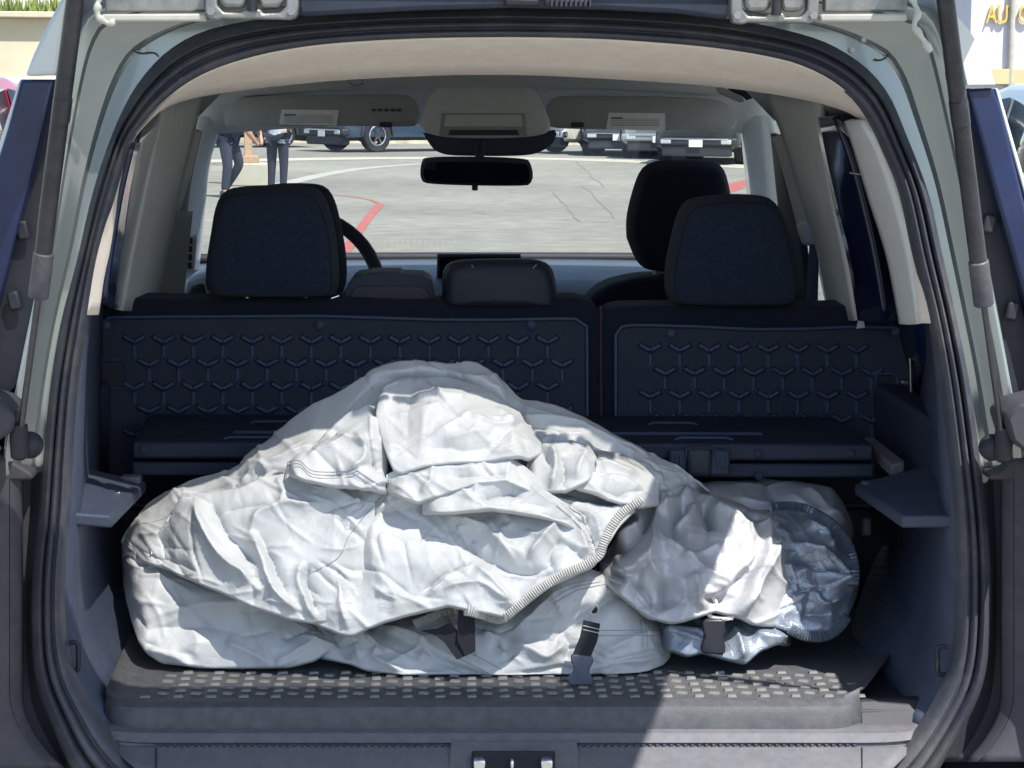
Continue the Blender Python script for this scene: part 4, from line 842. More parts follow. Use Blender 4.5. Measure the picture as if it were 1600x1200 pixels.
# main heap
drape('cover_heap', [(190, 868, 846, .34, .40), (200, 868, 826, .31, .41), (230, 878, 790, .27, .42), (270, 890, 764, 0.280, .395), (330, 914, 744, 0.250, .395), (378, 936, 729, 0.230, .395), (420, 952, 693, 0.220, .395), (450, 962, 660, 0.210, .395), (490, 972, 632, 0.200, .395), (520, 984, 619, 0.195, .395), (548, 990, 602, 0.195, .395), (575, 976, 585, 0.195, .395), (600, 966, 573, 0.195, .395), (625, 960, 566, 0.195, .395), (660, 950, 566, 0.195, .395),
      (700, 942, 571, 0.195, .395), (730, 945, 565, 0.195, .395), (745, 953, 567, 0.195, .395), (770, 964, 586, 0.195, .395), (800, 960, 612, 0.195, .395), (815, 948, 626, 0.200, .395), (840, 922, 630, 0.205, .395), (870, 908, 640, 0.210, .395), (905, 892, 656, 0.220, .395), (930, 880, 670, 0.230, .395), (942, 858, 677, 0.240, .395), (955, 826, 684, 0.260, .395), (980, 796, 694, 0.280, .395), (1010, 786, 706, 0.310, .395), (1060, 782, 730, 0.340, .395), (1095, 776, 756, 0.370, .395), (1108, 774, 768, 0.390, .395)],
      [('lap', [(498, 702), (530, 666), (560, 648), (592, 634)], .030, 26),
       ('lap', [(625, 728), (613, 700), (612, 664), (592, 634)], .032, 30),
       ('valley', [(596, 690), (606, 715), (600, 750)], .035, 10),
       ('ridge', [(345, 742), (378, 766), (420, 736), (450, 730), (478, 708), (515, 700)], .022, 18),
       ('ridge', [(555, 680), (572, 705), (560, 728), (500, 742)], .018, 14), ('valley', [(500, 745), (560, 734), (600, 744)], .012, 8),
       ('lap', [(480, 790), (540, 760), (570, 740), (600, 752)], -.016, 16),
       ('ridge', [(286, 752), (296, 800), (330, 850), (372, 880), (408, 922)], .024, 18), ('valley', [(318, 770), (350, 830), (400, 880)], .016, 14),
       ('lap', [(392, 832), (412, 880), (432, 926), (452, 952), (490, 962)], .022, 18),
       ('ridge', [(392, 832), (410, 800), (440, 788), (490, 790)], .018, 14), ('valley', [(340, 800), (385, 790), (430, 786)], .012, 10),
       ('ridge', [(475, 875), (466, 910), (480, 945), (492, 962)], .022, 10), ('valley', [(488, 880), (484, 912), (500, 950)], .016, 10), ('ridge', [(520, 880), (530, 940), (540, 980)], .014, 9),
       ('lap', [(600, 770), (556, 826), (530, 870), (478, 898)], .016, 26),
       ('lap', [(575, 604), (602, 588), (680, 586), (732, 598), (782, 622), (842, 690)], -.024, 30),
       ('valley', [(775, 624), (806, 652), (836, 684)], .018, 12),
       ('roll', [(640, 640), (700, 650), (760, 690)], .022, 60), ('valley', [(700, 705), (760, 706), (800, 700)], .016, 14),
       ('lap', [(620, 734), (660, 722), (700, 716), (745, 708), (790, 710), (850, 760)], -.026, 16),
       ('lap', [(606, 764), (650, 780), (690, 758), (745, 734), (790, 738)], .022, 14),
       ('ridge', [(745, 760), (780, 745), (812, 760)], .014, 8), ('valley', [(750, 772), (800, 768), (830, 780)], .018, 8),
       ('ridge', [(832, 724), (836, 705), (858, 690), (900, 690), (920, 698)], .022, 14), ('ridge', [(856, 702), (866, 722), (860, 760)], .022, 9), ('valley', [(872, 712), (880, 740), (866, 756)], .014, 9),
       ('ridge', [(918, 698), (898, 742)], .016, 12), ('lap', [(862, 752), (900, 748), (966, 776), (1005, 782)], -.030, 20), ('valley', [(862, 758), (905, 764), (960, 784)], .022, 8),
       ('ridge', [(905, 740), (965, 738), (1012, 770)], .014, 14),
       ('ridge', [(780, 655), (870, 660), (940, 690), (1020, 728)], .016, 14), ('valley', [(820, 664), (900, 690), (980, 716)], .012, 10),
       ('ridge', [(800, 720), (850, 765), (890, 800), (930, 850)], .014, 10), ('valley', [(812, 716), (870, 770), (915, 810), (945, 840)], .012, 8), ('ridge', [(850, 770), (900, 820), (918, 870)], .012, 8),
       ('lap', [(560, 812), (610, 796), (660, 784), (720, 772), (770, 776)], -.016, 22),
       ('roll', [(560, 850), (640, 860), (700, 880)], .026, 55), ('ridge', [(704, 812), (720, 810), (760, 830), (800, 870)], .016, 14), ('valley', [(730, 850), (790, 885), (860, 880)], .018, 12),
       ('ridge', [(870, 820), (840, 850), (822, 870)], .018, 12), ('ridge', [(760, 800), (790, 850), (824, 870)], .010, 16), ('ridge', [(890, 815), (860, 850), (870, 885)], .010, 12),
       ('lap', [(664, 938), (700, 905), (742, 882), (780, 896), (850, 892)], -.022, 20), ('valley', [(665, 925), (705, 895), (738, 878)], .014, 8),
       ('ridge', [(742, 882), (770, 910), (800, 945)], .012, 12), ('ridge', [(690, 922), (740, 915), (800, 948)], .014, 10)],
      M['white'], step=3.0, rows=150, facet=((120, .020, 8, .35, 2.2), (52, .008, 9, -.5, 2.0), (26, .002, 10, .8, 1.8)))

WF = ((100, .025, 50, .35, 1.9), (48, .014, 51, -.5, 2.2), (25, .0045, 52, .8, 2.0))
def layer(cols, F, seed, amp=1., rows=60, **k):
    drape('cover_fold', cols, F, M['white'], step=2.6, rows=int(rows * 1.15), facet=tuple((a, b * amp, c + seed, d + .37 * seed, e) for a, b, c, d, e in WF), th1=2.6, ends=(.03, .03), flat=.72, **k)
# central panel
layer([(588, 648, 632, .245, .30), (600, 696, 604, .225, .32), (615, 733, 597, .205, .33), (625, 738, 593, .20, .335), (660, 727, 590, .20, .34), (700, 722, 590, .20, .34), (745, 718, 602, .20, .34), (790, 716, 630, .205, .335), (820, 716, 660, .215, .32), (848, 706, 690, .235, .30)],
      [('roll', [(640, 640), (700, 650), (760, 690)], .016, 50), ('ridge', [(612, 650), (660, 642), (700, 630)], .006, 8), ('ridge', [(680, 610), (692, 620), (730, 618)], .007, 9), ('valley', [(670, 700), (740, 700), (800, 690)], .012, 12), ('ridge', [(770, 640), (800, 670), (800, 705)], .012, 12), ('ridge', [(820, 700), (790, 710), (770, 700)], .012, 9)], 1, .8)
# roll under the panel
layer([(604, 766, 742, .195, .22), (620, 772, 734, .18, .225), (650, 784, 726, .175, .225), (690, 772, 718, .175, .225), (745, 752, 711, .175, .225), (790, 750, 710, .18, .225), (820, 764, 730, .185, .225), (858, 780, 764, .20, .225)],
      [('ridge', [(624, 740), (640, 750), (690, 735), (760, 726)], .010, 8), ('ridge', [(675, 730), (672, 755), (655, 770)], .010, 7), ('valley', [(700, 745), (760, 738), (800, 742)], .010, 7)], 2, .7, 40)
layer([(660, 800, 772, .175, .20), (690, 802, 760, .165, .20), (730, 798, 744, .16, .205), (770, 794, 734, .16, .205), (800, 798, 738, .165, .205), (840, 804, 762, .17, .205), (880, 815, 784, .18, .21), (915, 830, 808, .19, .21)],
      [('ridge', [(745, 770), (752, 752), (810, 758)], .014, 7), ('valley', [(750, 778), (800, 766), (816, 776)], .018, 8), ('ridge', [(800, 740), (850, 778), (900, 812)], .012, 7)], 3, .7, 36)
# gathered folds left of the panel
layer([(452, 740, 724, .22, .25), (475, 748, 708, .205, .255), (500, 752, 700, .20, .26), (530, 758, 680, .195, .265), (560, 764, 660, .195, .27), (585, 768, 650, .20, .27), (606, 772, 668, .215, .26)],
      [('ridge', [(552, 676), (570, 704), (562, 726), (540, 738)], .020, 9), ('ridge', [(480, 716), (520, 700), (550, 678)], .014, 9), ('valley', [(575, 690), (580, 720), (596, 740)], .020, 8), ('valley', [(500, 742), (550, 736), (600, 716)], .008, 6), ('ridge', [(540, 745), (570, 770), (600, 748)], .014, 7)], 4, .8, 50)
# left lobe
layer([(236, 874, 858, .30, .31), (262, 887, 812, .262, .305), (284, 899, 776, .24, .302), (300, 905, 772, 0.212, 0.302), (345, 922, 770, 0.187, 0.292), (378, 938, 768, 0.172, 0.282), (420, 955, 740, 0.162, 0.282), (452, 965, 733, 0.157, 0.277), (490, 970, 744, 0.157, 0.262), (520, 968, 762, 0.157, 0.247), (550, 950, 778, 0.157, 0.232), (585, 900, 786, 0.172, 0.212)],
      [('ridge', [(300, 775), (318, 830), (350, 872), (408, 925)], .030, 12), ('valley', [(330, 780), (352, 830), (404, 884)], .022, 10), ('ridge', [(392, 830), (412, 882), (434, 930), (470, 962)], .026, 8), ('valley', [(404, 832), (426, 884), (452, 935)], .020, 8), ('ridge', [(392, 832), (412, 800), (446, 790), (498, 790)], .020, 9),
       ('valley', [(345, 800), (390, 792), (434, 788)], .010, 7), ('ridge', [(474, 876), (466, 910), (482, 948), (494, 966)], .022, 7), ('valley', [(484, 878), (480, 915), (500, 955)], .016, 7), ('ridge', [(430, 745), (445, 770), (440, 790)], .012, 8), ('ridge', [(500, 745), (560, 775), (540, 800)], .010, 8)], 5, 1.0, 90)
# big lower lobe with the elastic hem
layer([(468, 964, 912, 0.192, 0.212), (500, 976, 884, 0.167, 0.227), (530, 988, 852, 0.147, 0.237), (548, 991, 830, 0.142, 0.242), (575, 978, 808, 0.137, 0.242), (600, 968, 795, 0.137, 0.242), (640, 957, 785, 0.137, 0.242), (700, 944, 777, 0.137, 0.242), (745, 954, 772, 0.137, 0.242), (790, 963, 770, 0.137, 0.242), (815, 949, 772, 0.140, 0.242), (840, 923, 774, 0.142, 0.242), (870, 909, 778, 0.147, 0.242), (905, 893, 786, 0.157, 0.242), (930, 881, 790, 0.167, 0.242), (945, 857, 792, 0.182, 0.242), (965, 824, 792, 0.197, 0.242), (992, 797, 786, 0.222, 0.252)],
      [('roll', [(560, 850), (640, 860), (700, 890)], .024, 50), ('lap', [(560, 815), (610, 800), (660, 790), (720, 782), (770, 784)], -.008, 18), ('ridge', [(704, 812), (722, 808), (762, 830), (806, 880)], .020, 10), ('valley', [(722, 835), (745, 858), (800, 890), (860, 884)], .022, 9),
       ('ridge', [(872, 818), (842, 850), (822, 870)], .022, 9), ('ridge', [(760, 800), (790, 850), (824, 870)], .012, 12), ('valley', [(880, 840), (860, 865), (868, 890)], .016, 9), ('ridge', [(742, 880), (700, 902), (668, 936)], .016, 9), ('valley', [(738, 874), (700, 894), (660, 926)], .018, 7), ('ridge', [(742, 882), (772, 912), (802, 948)], .016, 8), ('ridge', [(690, 922), (745, 912), (800, 948)], .014, 8), ('valley', [(780, 900), (830, 898), (870, 890)], .016, 7),
       ('ridge', [(860, 790), (900, 822), (918, 868)], .014, 6), ('valley', [(872, 788), (912, 818), (930, 858)], .014, 6), ('ridge', [(890, 790), (926, 815), (940, 845)], .012, 6), ('ridge', [(530, 900), (535, 945), (545, 982)], .016, 8), ('ridge', [(600, 830), (640, 815), (690, 822)], .006, 8), ('ridge', [(580, 880), (620, 930), (610, 960)], .006, 9), ('ridge', [(780, 790), (800, 815), (780, 830)], .006, 7)], 6, .9, 96)
# hooded fold and long fold to the right of the panel
layer([(824, 740, 724, .235, .26), (834, 754, 706, .22, .27), (856, 768, 693, .21, .275), (890, 762, 690, .21, .275), (918, 750, 697, .22, .27), (932, 738, 716, .24, .265)],
      [('ridge', [(856, 700), (868, 722), (862, 764)], .024, 7), ('valley', [(874, 712), (882, 740), (872, 758)], .018, 7), ('ridge', [(918, 700), (898, 748)], .012, 8)], 7, .6, 44)
layer([(880, 752, 738, .245, .275), (900, 758, 716, .23, .29), (940, 772, 706, .225, .30), (975, 784, 714, .23, .30), (1000, 790, 728, .245, .30), (1030, 786, 752, .27, .30)],
      [('lap', [(905, 742), (965, 740), (1012, 772)], .014, 16), ('ridge', [(900, 730), (950, 722), (1000, 745)], .014, 9), ('valley', [(940, 760), (985, 776)], .012, 7)], 8, .7, 44)
# lower front flap
drape('cover_flap', [(476, 1018, 960, 0.242, 0.322), (500, 1026, 962, 0.222, 0.312), (545, 1034, 966, 0.212, 0.302), (570, 1045, 966, 0.202, 0.302), (640, 1056, 960, 0.194, 0.302), (700, 1062, 955, 0.190, 0.302), (780, 1063, 950, 0.190, 0.302), (830, 1056, 935, 0.192, 0.302), (855, 1054, 915, 0.197, 0.302), (885, 1053, 900, 0.197, 0.302), (920, 1058, 896, 0.197, 0.302), (950, 1058, 902, 0.197, 0.312), (980, 1054, 922, 0.202, 0.312), (1010, 1056, 948, 0.207, 0.312), (1030, 1046, 972, 0.212, 0.312), (1048, 1024, 1000, 0.222, 0.302)],
      [('lap', [(590, 976), (640, 996), (690, 1026), (720, 1040), (770, 1058)], -.014, 16), ('ridge', [(520, 975), (550, 1000), (560, 1030)], .016, 10), ('ridge', [(560, 985), (590, 1010), (585, 1030), (640, 1050)], .016, 10), ('valley', [(500, 985), (530, 1010), (545, 1030)], .014, 8), ('ridge', [(600, 982), (660, 1002), (655, 1040)], .014, 10),
       ('roll', [(850, 925), (900, 912), (950, 930), (1000, 970)], .020, 26), ('lap', [(866, 1010), (872, 985), (900, 965), (940, 940), (985, 925)], -.018, 14), ('ridge', [(800, 985), (840, 960), (880, 930)], .014, 12), ('ridge', [(796, 1000), (850, 1025), (880, 1010), (872, 985)], .018, 10), ('valley', [(770, 1000), (790, 1015), (800, 1030)], .018, 9),
       ('valley', [(882, 985), (890, 1010), (885, 1035)], .018, 8), ('ridge', [(750, 990), (780, 1000), (788, 1030)], .012, 8), ('lap', [(810, 1048), (880, 1040), (910, 1046)], -.010, 8),
       ('ridge', [(930, 1030), (980, 1000), (1045, 985)], .012, 12), ('lap', [(940, 1035), (990, 1022), (1044, 1012)], -.012, 8), ('ridge', [(920, 1050), (960, 1035), (1040, 1030)], .010, 8)],
      M['white'], rows=80, facet=((80, .020, 15, .4, 1.9), (40, .011, 16, -.6, 1.9), (22, .004, 17, .3, 1.8)))
# pale and silver crumple on the right
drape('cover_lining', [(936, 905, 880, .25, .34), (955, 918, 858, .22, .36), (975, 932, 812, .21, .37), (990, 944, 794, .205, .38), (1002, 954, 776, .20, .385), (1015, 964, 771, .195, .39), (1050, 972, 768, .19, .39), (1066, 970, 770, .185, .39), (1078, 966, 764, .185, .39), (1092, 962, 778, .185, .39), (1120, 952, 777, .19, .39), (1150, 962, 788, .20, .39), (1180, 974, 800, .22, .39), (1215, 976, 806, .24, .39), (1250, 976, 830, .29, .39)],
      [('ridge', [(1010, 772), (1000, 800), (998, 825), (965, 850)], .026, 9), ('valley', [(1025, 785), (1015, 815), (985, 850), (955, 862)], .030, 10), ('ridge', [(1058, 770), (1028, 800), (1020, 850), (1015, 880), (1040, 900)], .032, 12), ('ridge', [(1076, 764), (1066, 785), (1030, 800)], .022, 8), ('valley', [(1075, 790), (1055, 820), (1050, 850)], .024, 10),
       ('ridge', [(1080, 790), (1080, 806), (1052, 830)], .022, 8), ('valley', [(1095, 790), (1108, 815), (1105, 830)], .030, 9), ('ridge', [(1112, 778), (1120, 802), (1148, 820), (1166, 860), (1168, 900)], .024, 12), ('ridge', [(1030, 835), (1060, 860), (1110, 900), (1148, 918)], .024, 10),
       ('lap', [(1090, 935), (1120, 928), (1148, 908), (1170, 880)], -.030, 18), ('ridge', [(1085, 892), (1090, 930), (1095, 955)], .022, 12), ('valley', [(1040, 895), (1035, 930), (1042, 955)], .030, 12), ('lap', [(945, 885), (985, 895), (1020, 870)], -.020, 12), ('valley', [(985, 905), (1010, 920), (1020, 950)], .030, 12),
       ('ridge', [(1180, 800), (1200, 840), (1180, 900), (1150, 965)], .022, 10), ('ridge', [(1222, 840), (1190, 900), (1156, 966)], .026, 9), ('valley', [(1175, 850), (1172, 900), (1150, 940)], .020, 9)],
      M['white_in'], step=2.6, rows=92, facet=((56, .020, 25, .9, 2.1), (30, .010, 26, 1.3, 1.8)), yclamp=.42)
drape('silver_lining', [(1196, 974, 800, .25, .37), (1225, 982, 798, .25, .39), (1250, 994, 800, .25, .40), (1270, 1000, 802, .25, .40), (1295, 998, 812, .26, .40), (1315, 985, 828, .28, .40), (1330, 958, 850, .30, .40), (1341, 920, 880, .33, .40)],
      [('ridge', [(1240, 850), (1270, 860), (1300, 880), (1325, 915)], .022, 8), ('valley', [(1240, 870), (1280, 890), (1320, 905)], .024, 8), ('ridge', [(1245, 895), (1275, 890), (1330, 920)], .020, 7), ('ridge', [(1240, 940), (1265, 925), (1285, 945), (1320, 930)], .022, 8), ('valley', [(1240, 925), (1290, 920)], .02, 7), ('ridge', [(1255, 815), (1290, 835), (1300, 865)], .018, 8), ('valley', [(1250, 960), (1300, 960)], .016, 8)],
      M['silver'], step=2.4, rows=84, facet=((38, .018, 35, .2, 1.9), (20, .008, 36, .9, 1.6)), yclamp=.43)
drape('silver_fold', [(1026, 998, 966, .26, .30), (1045, 1014, 962, .23, .30), (1075, 1024, 960, .21, .30), (1100, 1018, 958, .21, .30), (1140, 1030, 958, .20, .30), (1165, 1036, 960, .20, .30), (1190, 1014, 966, .21, .30), (1212, 1006, 974, .22, .30), (1236, 1006, 984, .25, .30)],
      [('ridge', [(1040, 985), (1090, 990), (1100, 1005)], .016, 8), ('ridge', [(1140, 980), (1150, 1000), (1165, 1030)], .018, 8), ('valley', [(1120, 985), (1128, 1020)], .016, 8), ('ridge', [(1175, 990), (1210, 1000), (1232, 990)], .016, 7)],
      M['silver'], step=2.6, rows=34, facet=((34, .009, 45, .4, 1.8), (18, .003, 46, -.5, 1.5)), yclamp=.36)

# things sewn on: find the cloth under a pixel
from mathutils.bvhtree import BVHTree
bvs = []
for o in SURF.values():
    me = o.data; bvs.append(BVHTree.FromPolygons([v.co.copy() for v in me.vertices], [tuple(p.vertices) for p in me.polygons]))
def on_cloth(px, py, lift=.004, default=.2):
    best = None; d = ray(px, py).normalized()
    for b in bvs:
        h = b.ray_cast(CAM_POS, d)
        if h[0] is not None and (best is None or h[3] < best[3]): best = h
    if best is None: return P(px, py, default)
    return best[0] - d * lift
def ribbon(name, pts, w, mat, n, ribs=0, lift=.004, parent=None, thick=.002, pull=None):
    c2 = resample([Vector((x, y, 0)) for x, y in pts], n); rows = []
    dep = []
    for i, c in enumerate(c2):
        q = on_cloth(c.x, c.y, lift); dep.append(q.y)
    dep = np.array(dep)
    for _ in range(10): dep[1:-1] = (dep[:-2] + 2 * dep[1:-1] + dep[2:]) / 4
    for i, c in enumerate(c2):
        t = (c2[min(i + 1, n - 1)] - c2[max(i - 1, 0)]).normalized(); nn = Vector((-t.y, t.x, 0))
        ww = (w[0] + (w[1] - w[0]) * i / (n - 1)) if isinstance(w, tuple) else w
        Yd = dep[i] - (pull or 0); k = (1 if i % 2 else -1) * ribs
        rows.append([P(c.x + nn.x * ww * f, c.y + nn.y * ww * f, Yd + b + k) for f, b in ((-.5, .004), (-.42, -.001), (-.15, -.0035), (.15, -.0035), (.42, -.001), (.5, .004))])
    o = loft(name, rows, mat, None, angle=30 if ribs else 180, solid=thick, off=0); return oncover(o, parent) if parent is None else o
ribbon('elastic_hem', [(1002, 780), (974, 800), (955, 824), (943, 850), (936, 868), (912, 884), (880, 898), (845, 920), (812, 946), (790, 964)], 12.5, M['hem'], 150, .003)
ribbon('elastic_hem', [(790, 964), (776, 966), (750, 958), (728, 953), (704, 955), (676, 966), (648, 978)], (16, 20), M['hem'], 70, .003)
ribbon('elastic_hem', [(1204, 797), (1236, 795), (1266, 802), (1300, 824), (1322, 852), (1332, 885), (1331, 915)], 21, M['silver'], 80, .003)
ribbon('elastic_hem', [(1234, 982), (1256, 992), (1284, 994), (1306, 984), (1324, 962)], 17, M['silver'], 50, .003)
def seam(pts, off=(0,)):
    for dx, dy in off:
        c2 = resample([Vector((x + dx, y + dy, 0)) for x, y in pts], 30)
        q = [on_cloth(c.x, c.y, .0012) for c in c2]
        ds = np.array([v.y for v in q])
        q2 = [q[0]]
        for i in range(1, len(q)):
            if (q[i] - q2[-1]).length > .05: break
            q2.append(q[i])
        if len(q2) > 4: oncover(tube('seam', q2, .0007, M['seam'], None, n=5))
M['seam'] = pmat('seam_grey', (.28, .30, .34), .8)  # plain grey of the stitched seam lines
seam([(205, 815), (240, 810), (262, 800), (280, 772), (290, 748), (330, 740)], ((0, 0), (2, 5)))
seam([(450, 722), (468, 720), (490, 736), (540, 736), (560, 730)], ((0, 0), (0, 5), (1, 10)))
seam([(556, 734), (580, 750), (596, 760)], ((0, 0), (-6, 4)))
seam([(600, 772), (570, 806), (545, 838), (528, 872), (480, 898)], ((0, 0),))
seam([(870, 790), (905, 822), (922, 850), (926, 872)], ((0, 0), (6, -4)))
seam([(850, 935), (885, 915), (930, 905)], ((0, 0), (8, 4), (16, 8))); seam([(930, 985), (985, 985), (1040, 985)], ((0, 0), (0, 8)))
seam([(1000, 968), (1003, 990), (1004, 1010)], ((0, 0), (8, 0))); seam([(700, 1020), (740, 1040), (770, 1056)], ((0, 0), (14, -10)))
def patch(name, px, mat, lift, th=.003, Y=None, bevel=.001):
    ys = [on_cloth(x, y, lift).y for x, y in px] if Y is None else Y
    return oncover(slab(name, [P(x, y, yy) for (x, y), yy in zip(px, ys)], (0, th, 0), mat, None, bevel=bevel))
patch('strap', [(716, 950), (736, 948), (742, 964), (743, 1018), (726, 1026), (714, 1000)], M['web'], 0, Y=[.165, .165, .155, .150, .150, .153])
patch('strap', [(656, 986), (684, 982), (702, 974), (714, 984), (722, 1000), (730, 1024), (714, 1031), (694, 1004), (682, 994)], M['web'], 0, Y=[.170, .168, .166, .160, .156, .153, .153, .158, .164])
patch('strap', [(912, 969), (938, 975), (934, 1000), (922, 1030), (894, 1025), (906, 996)], M['web'], 0, Y=[.163, .163, .156, .146, .146, .154])
for dy in (0, 6): patch('strap_stitch', [(911, 977 + dy), (937, 983 + dy), (937, 984 + dy), (911, 978 + dy)], M['thread'], 0, .001, Y=[.158] * 4, bevel=0)
bk = patch('buckle', [(892, 1026), (896, 1023), (922, 1026), (928, 1030), (926, 1038), (921, 1046), (922, 1054), (926, 1061), (926, 1070), (921, 1071), (891, 1071), (888, 1068), (889, 1060), (895, 1052), (897, 1044), (893, 1036)], M['buckle'], 0, .012, Y=[.142] * 16, bevel=.003)
bk2 = patch('buckle', [(1098, 972), (1104, 968), (1130, 968), (1134, 974), (1133, 985), (1130, 996), (1134, 1010), (1134, 1020), (1128, 1023), (1102, 1022), (1095, 1018), (1096, 1008), (1102, 996), (1098, 984)], pmat('buckle_dark', (.016, .018, .028), .45), 0, .012, Y=[.195] * 14, bevel=.003)
ge = on_cloth(928, 953, .002); oncover(tube('eyelet', [ge + Vector((.008 * math.cos(a), .0, .0085 * math.sin(a))) for a in [2 * math.pi * i / 20 for i in range(21)]], .0028, M['white_in'], None, n=8))
v, f = tube_vf([ge + Vector((0, .004, 0)), ge + Vector((0, -.0005, 0))], .006, 16); oncover(mk('eyelet_hole', v, f, M['web'], None))
cord = resample([(1108, 932), (1118, 945), (1106, 952), (1112, 962), (1130, 966), (1148, 966)], 40) if False else [Vector((x, y, 0)) for x, y in ((1112, 930), (1119, 944), (1106, 952), (1110, 963), (1128, 967), (1146, 965))]
oncover(tube('drawcord', [P(c.x, c.y, .205) + Vector((0, 0, .0012 * math.sin(i * 2.4))) for i, c in enumerate(resample(cord, 60))], .0034, M['hem'], None, n=6))
# small dark stains on the cloth
for (x, y, r_) in ((783, 798, 3), (787, 803, 3.5), (780, 790, 2)):
    pass
# ================================================================== the car park around
def groundmat():
    m = pmat('asphalt', (.25, .245, .215), .92, 0, .18, 3.0, .6, 40, detail=10); nt = m.node_tree; N = nt.nodes; L = nt.links; b = N['Principled BSDF']
    tc = N.new('ShaderNodeTexCoord'); src = b.inputs['Base Color'].links[0].from_socket
    n = N.new('ShaderNodeTexNoise'); n.inputs['Scale'].default_value = .16; n.inputs['Detail'].default_value = 8; L.new(tc.outputs['Object'], n.inputs['Vector'])
    r_ = N.new('ShaderNodeValToRGB'); r_.color_ramp.elements[0].position = .35; r_.color_ramp.elements[1].position = .7; r_.color_ramp.elements[0].color = (.70, .70, .71, 1); r_.color_ramp.elements[1].color = (1.08, 1.07, 1.04, 1); L.new(n.outputs['Fac'], r_.inputs['Fac'])
    mx = N.new('ShaderNodeMixRGB'); mx.blend_type = 'MULTIPLY'; mx.inputs['Fac'].default_value = 1; L.new(src, mx.inputs['Color1']); L.new(r_.outputs['Color'], mx.inputs['Color2'])
    v = N.new('ShaderNodeTexVoronoi'); v.feature = 'DISTANCE_TO_EDGE'; v.inputs['Scale'].default_value = .22
    nz = N.new('ShaderNodeTexNoise'); nz.inputs['Scale'].default_value = 1.5; nz.inputs['Detail'].default_value = 6; L.new(tc.outputs['Object'], nz.inputs['Vector'])
    ad = N.new('ShaderNodeMixRGB'); ad.blend_type = 'ADD'; ad.inputs['Fac'].default_value = .8; L.new(tc.outputs['Object'], ad.inputs['Color1']); L.new(nz.outputs['Color'], ad.inputs['Color2']); L.new(ad.outputs[0], v.inputs['Vector'])
    cr = N.new('ShaderNodeMapRange'); cr.inputs['From Min'].default_value = .0; cr.inputs['From Max'].default_value = .012; cr.inputs['To Min'].default_value = .55; L.new(v.outputs['Distance'], cr.inputs['Value'])
    m2 = N.new('ShaderNodeMixRGB'); m2.blend_type = 'MULTIPLY'; m2.inputs['Fac'].default_value = .28; L.new(mx.outputs[0], m2.inputs['Color1']); L.new(cr.outputs[0], m2.inputs['Color2']); L.new(m2.outputs[0], b.inputs['Base Color'])
    return m
ground = mk('ground', [(-400, -400, 0), (400, -400, 0), (400, 700, 0), (-400, 700, 0)], [(0, 1, 2, 3)], groundmat(), None); tag(ground, kind='structure')
M['red_paint'] = pmat('red_road_paint', (.36, .10, .085), .7, 0, .25, 6, .3, 60, detail=10)
M['pale_paint'] = pmat('worn_white_paint', (.36, .36, .32), .8, 0, .15, 5, .3, 60)
M['gutter'] = pmat('gutter_concrete', (.42, .40, .33), .9, 0, .12, 3, .4, 60)
M['crack'] = pmat('crack_tar', (.17, .168, .155), .9)
def road_line(name, pts, w, mat, z):
    q = resample([PZ(x, y, z) for x, y in pts], 40); rows = []
    for i, c in enumerate(q):
        t = (q[min(i + 1, 39)] - q[max(i - 1, 0)]).normalized(); n = Vector((-t.y, t.x, 0)); rows.append([c - n * w / 2, c + n * w / 2])
    o = loft(name, rows, mat, ground, smooth=False); return o
road_line('red_line', [(480, 300), (540, 306), (578, 312), (594, 320)], .07, M['red_paint'], .004)
road_line('red_line', [(594, 319), (572, 345), (540, 392), (520, 420)], .12, M['red_paint'], .008)
road_line('red_line', [(1120, 300), (1150, 290), (1180, 282)], .5, M['red_paint'], .004)
road_line('white_line', [(440, 288), (500, 274), (560, 264), (640, 257), (720, 253)], .35, M['pale_paint'], .004)
road_line('gutter', [(300, 252), (600, 247), (900, 249), (1200, 262), (1400, 276)], 1.6, M['gutter'], .006)
for pts in ([(900, 250), (922, 272), (942, 292)], [(912, 292), (950, 328), (960, 340)], [(864, 298), (888, 326), (905, 345)], [(880, 343), (925, 347), (975, 345)]):
    j = [(x + random.uniform(-3, 3), y + random.uniform(-1, 1)) for x, y in [(p.x, p.y) for p in resample([Vector((a, b, 0)) for a, b in pts], 9)]]
    road_line('road_crack', j, .022, M['crack'], .004)

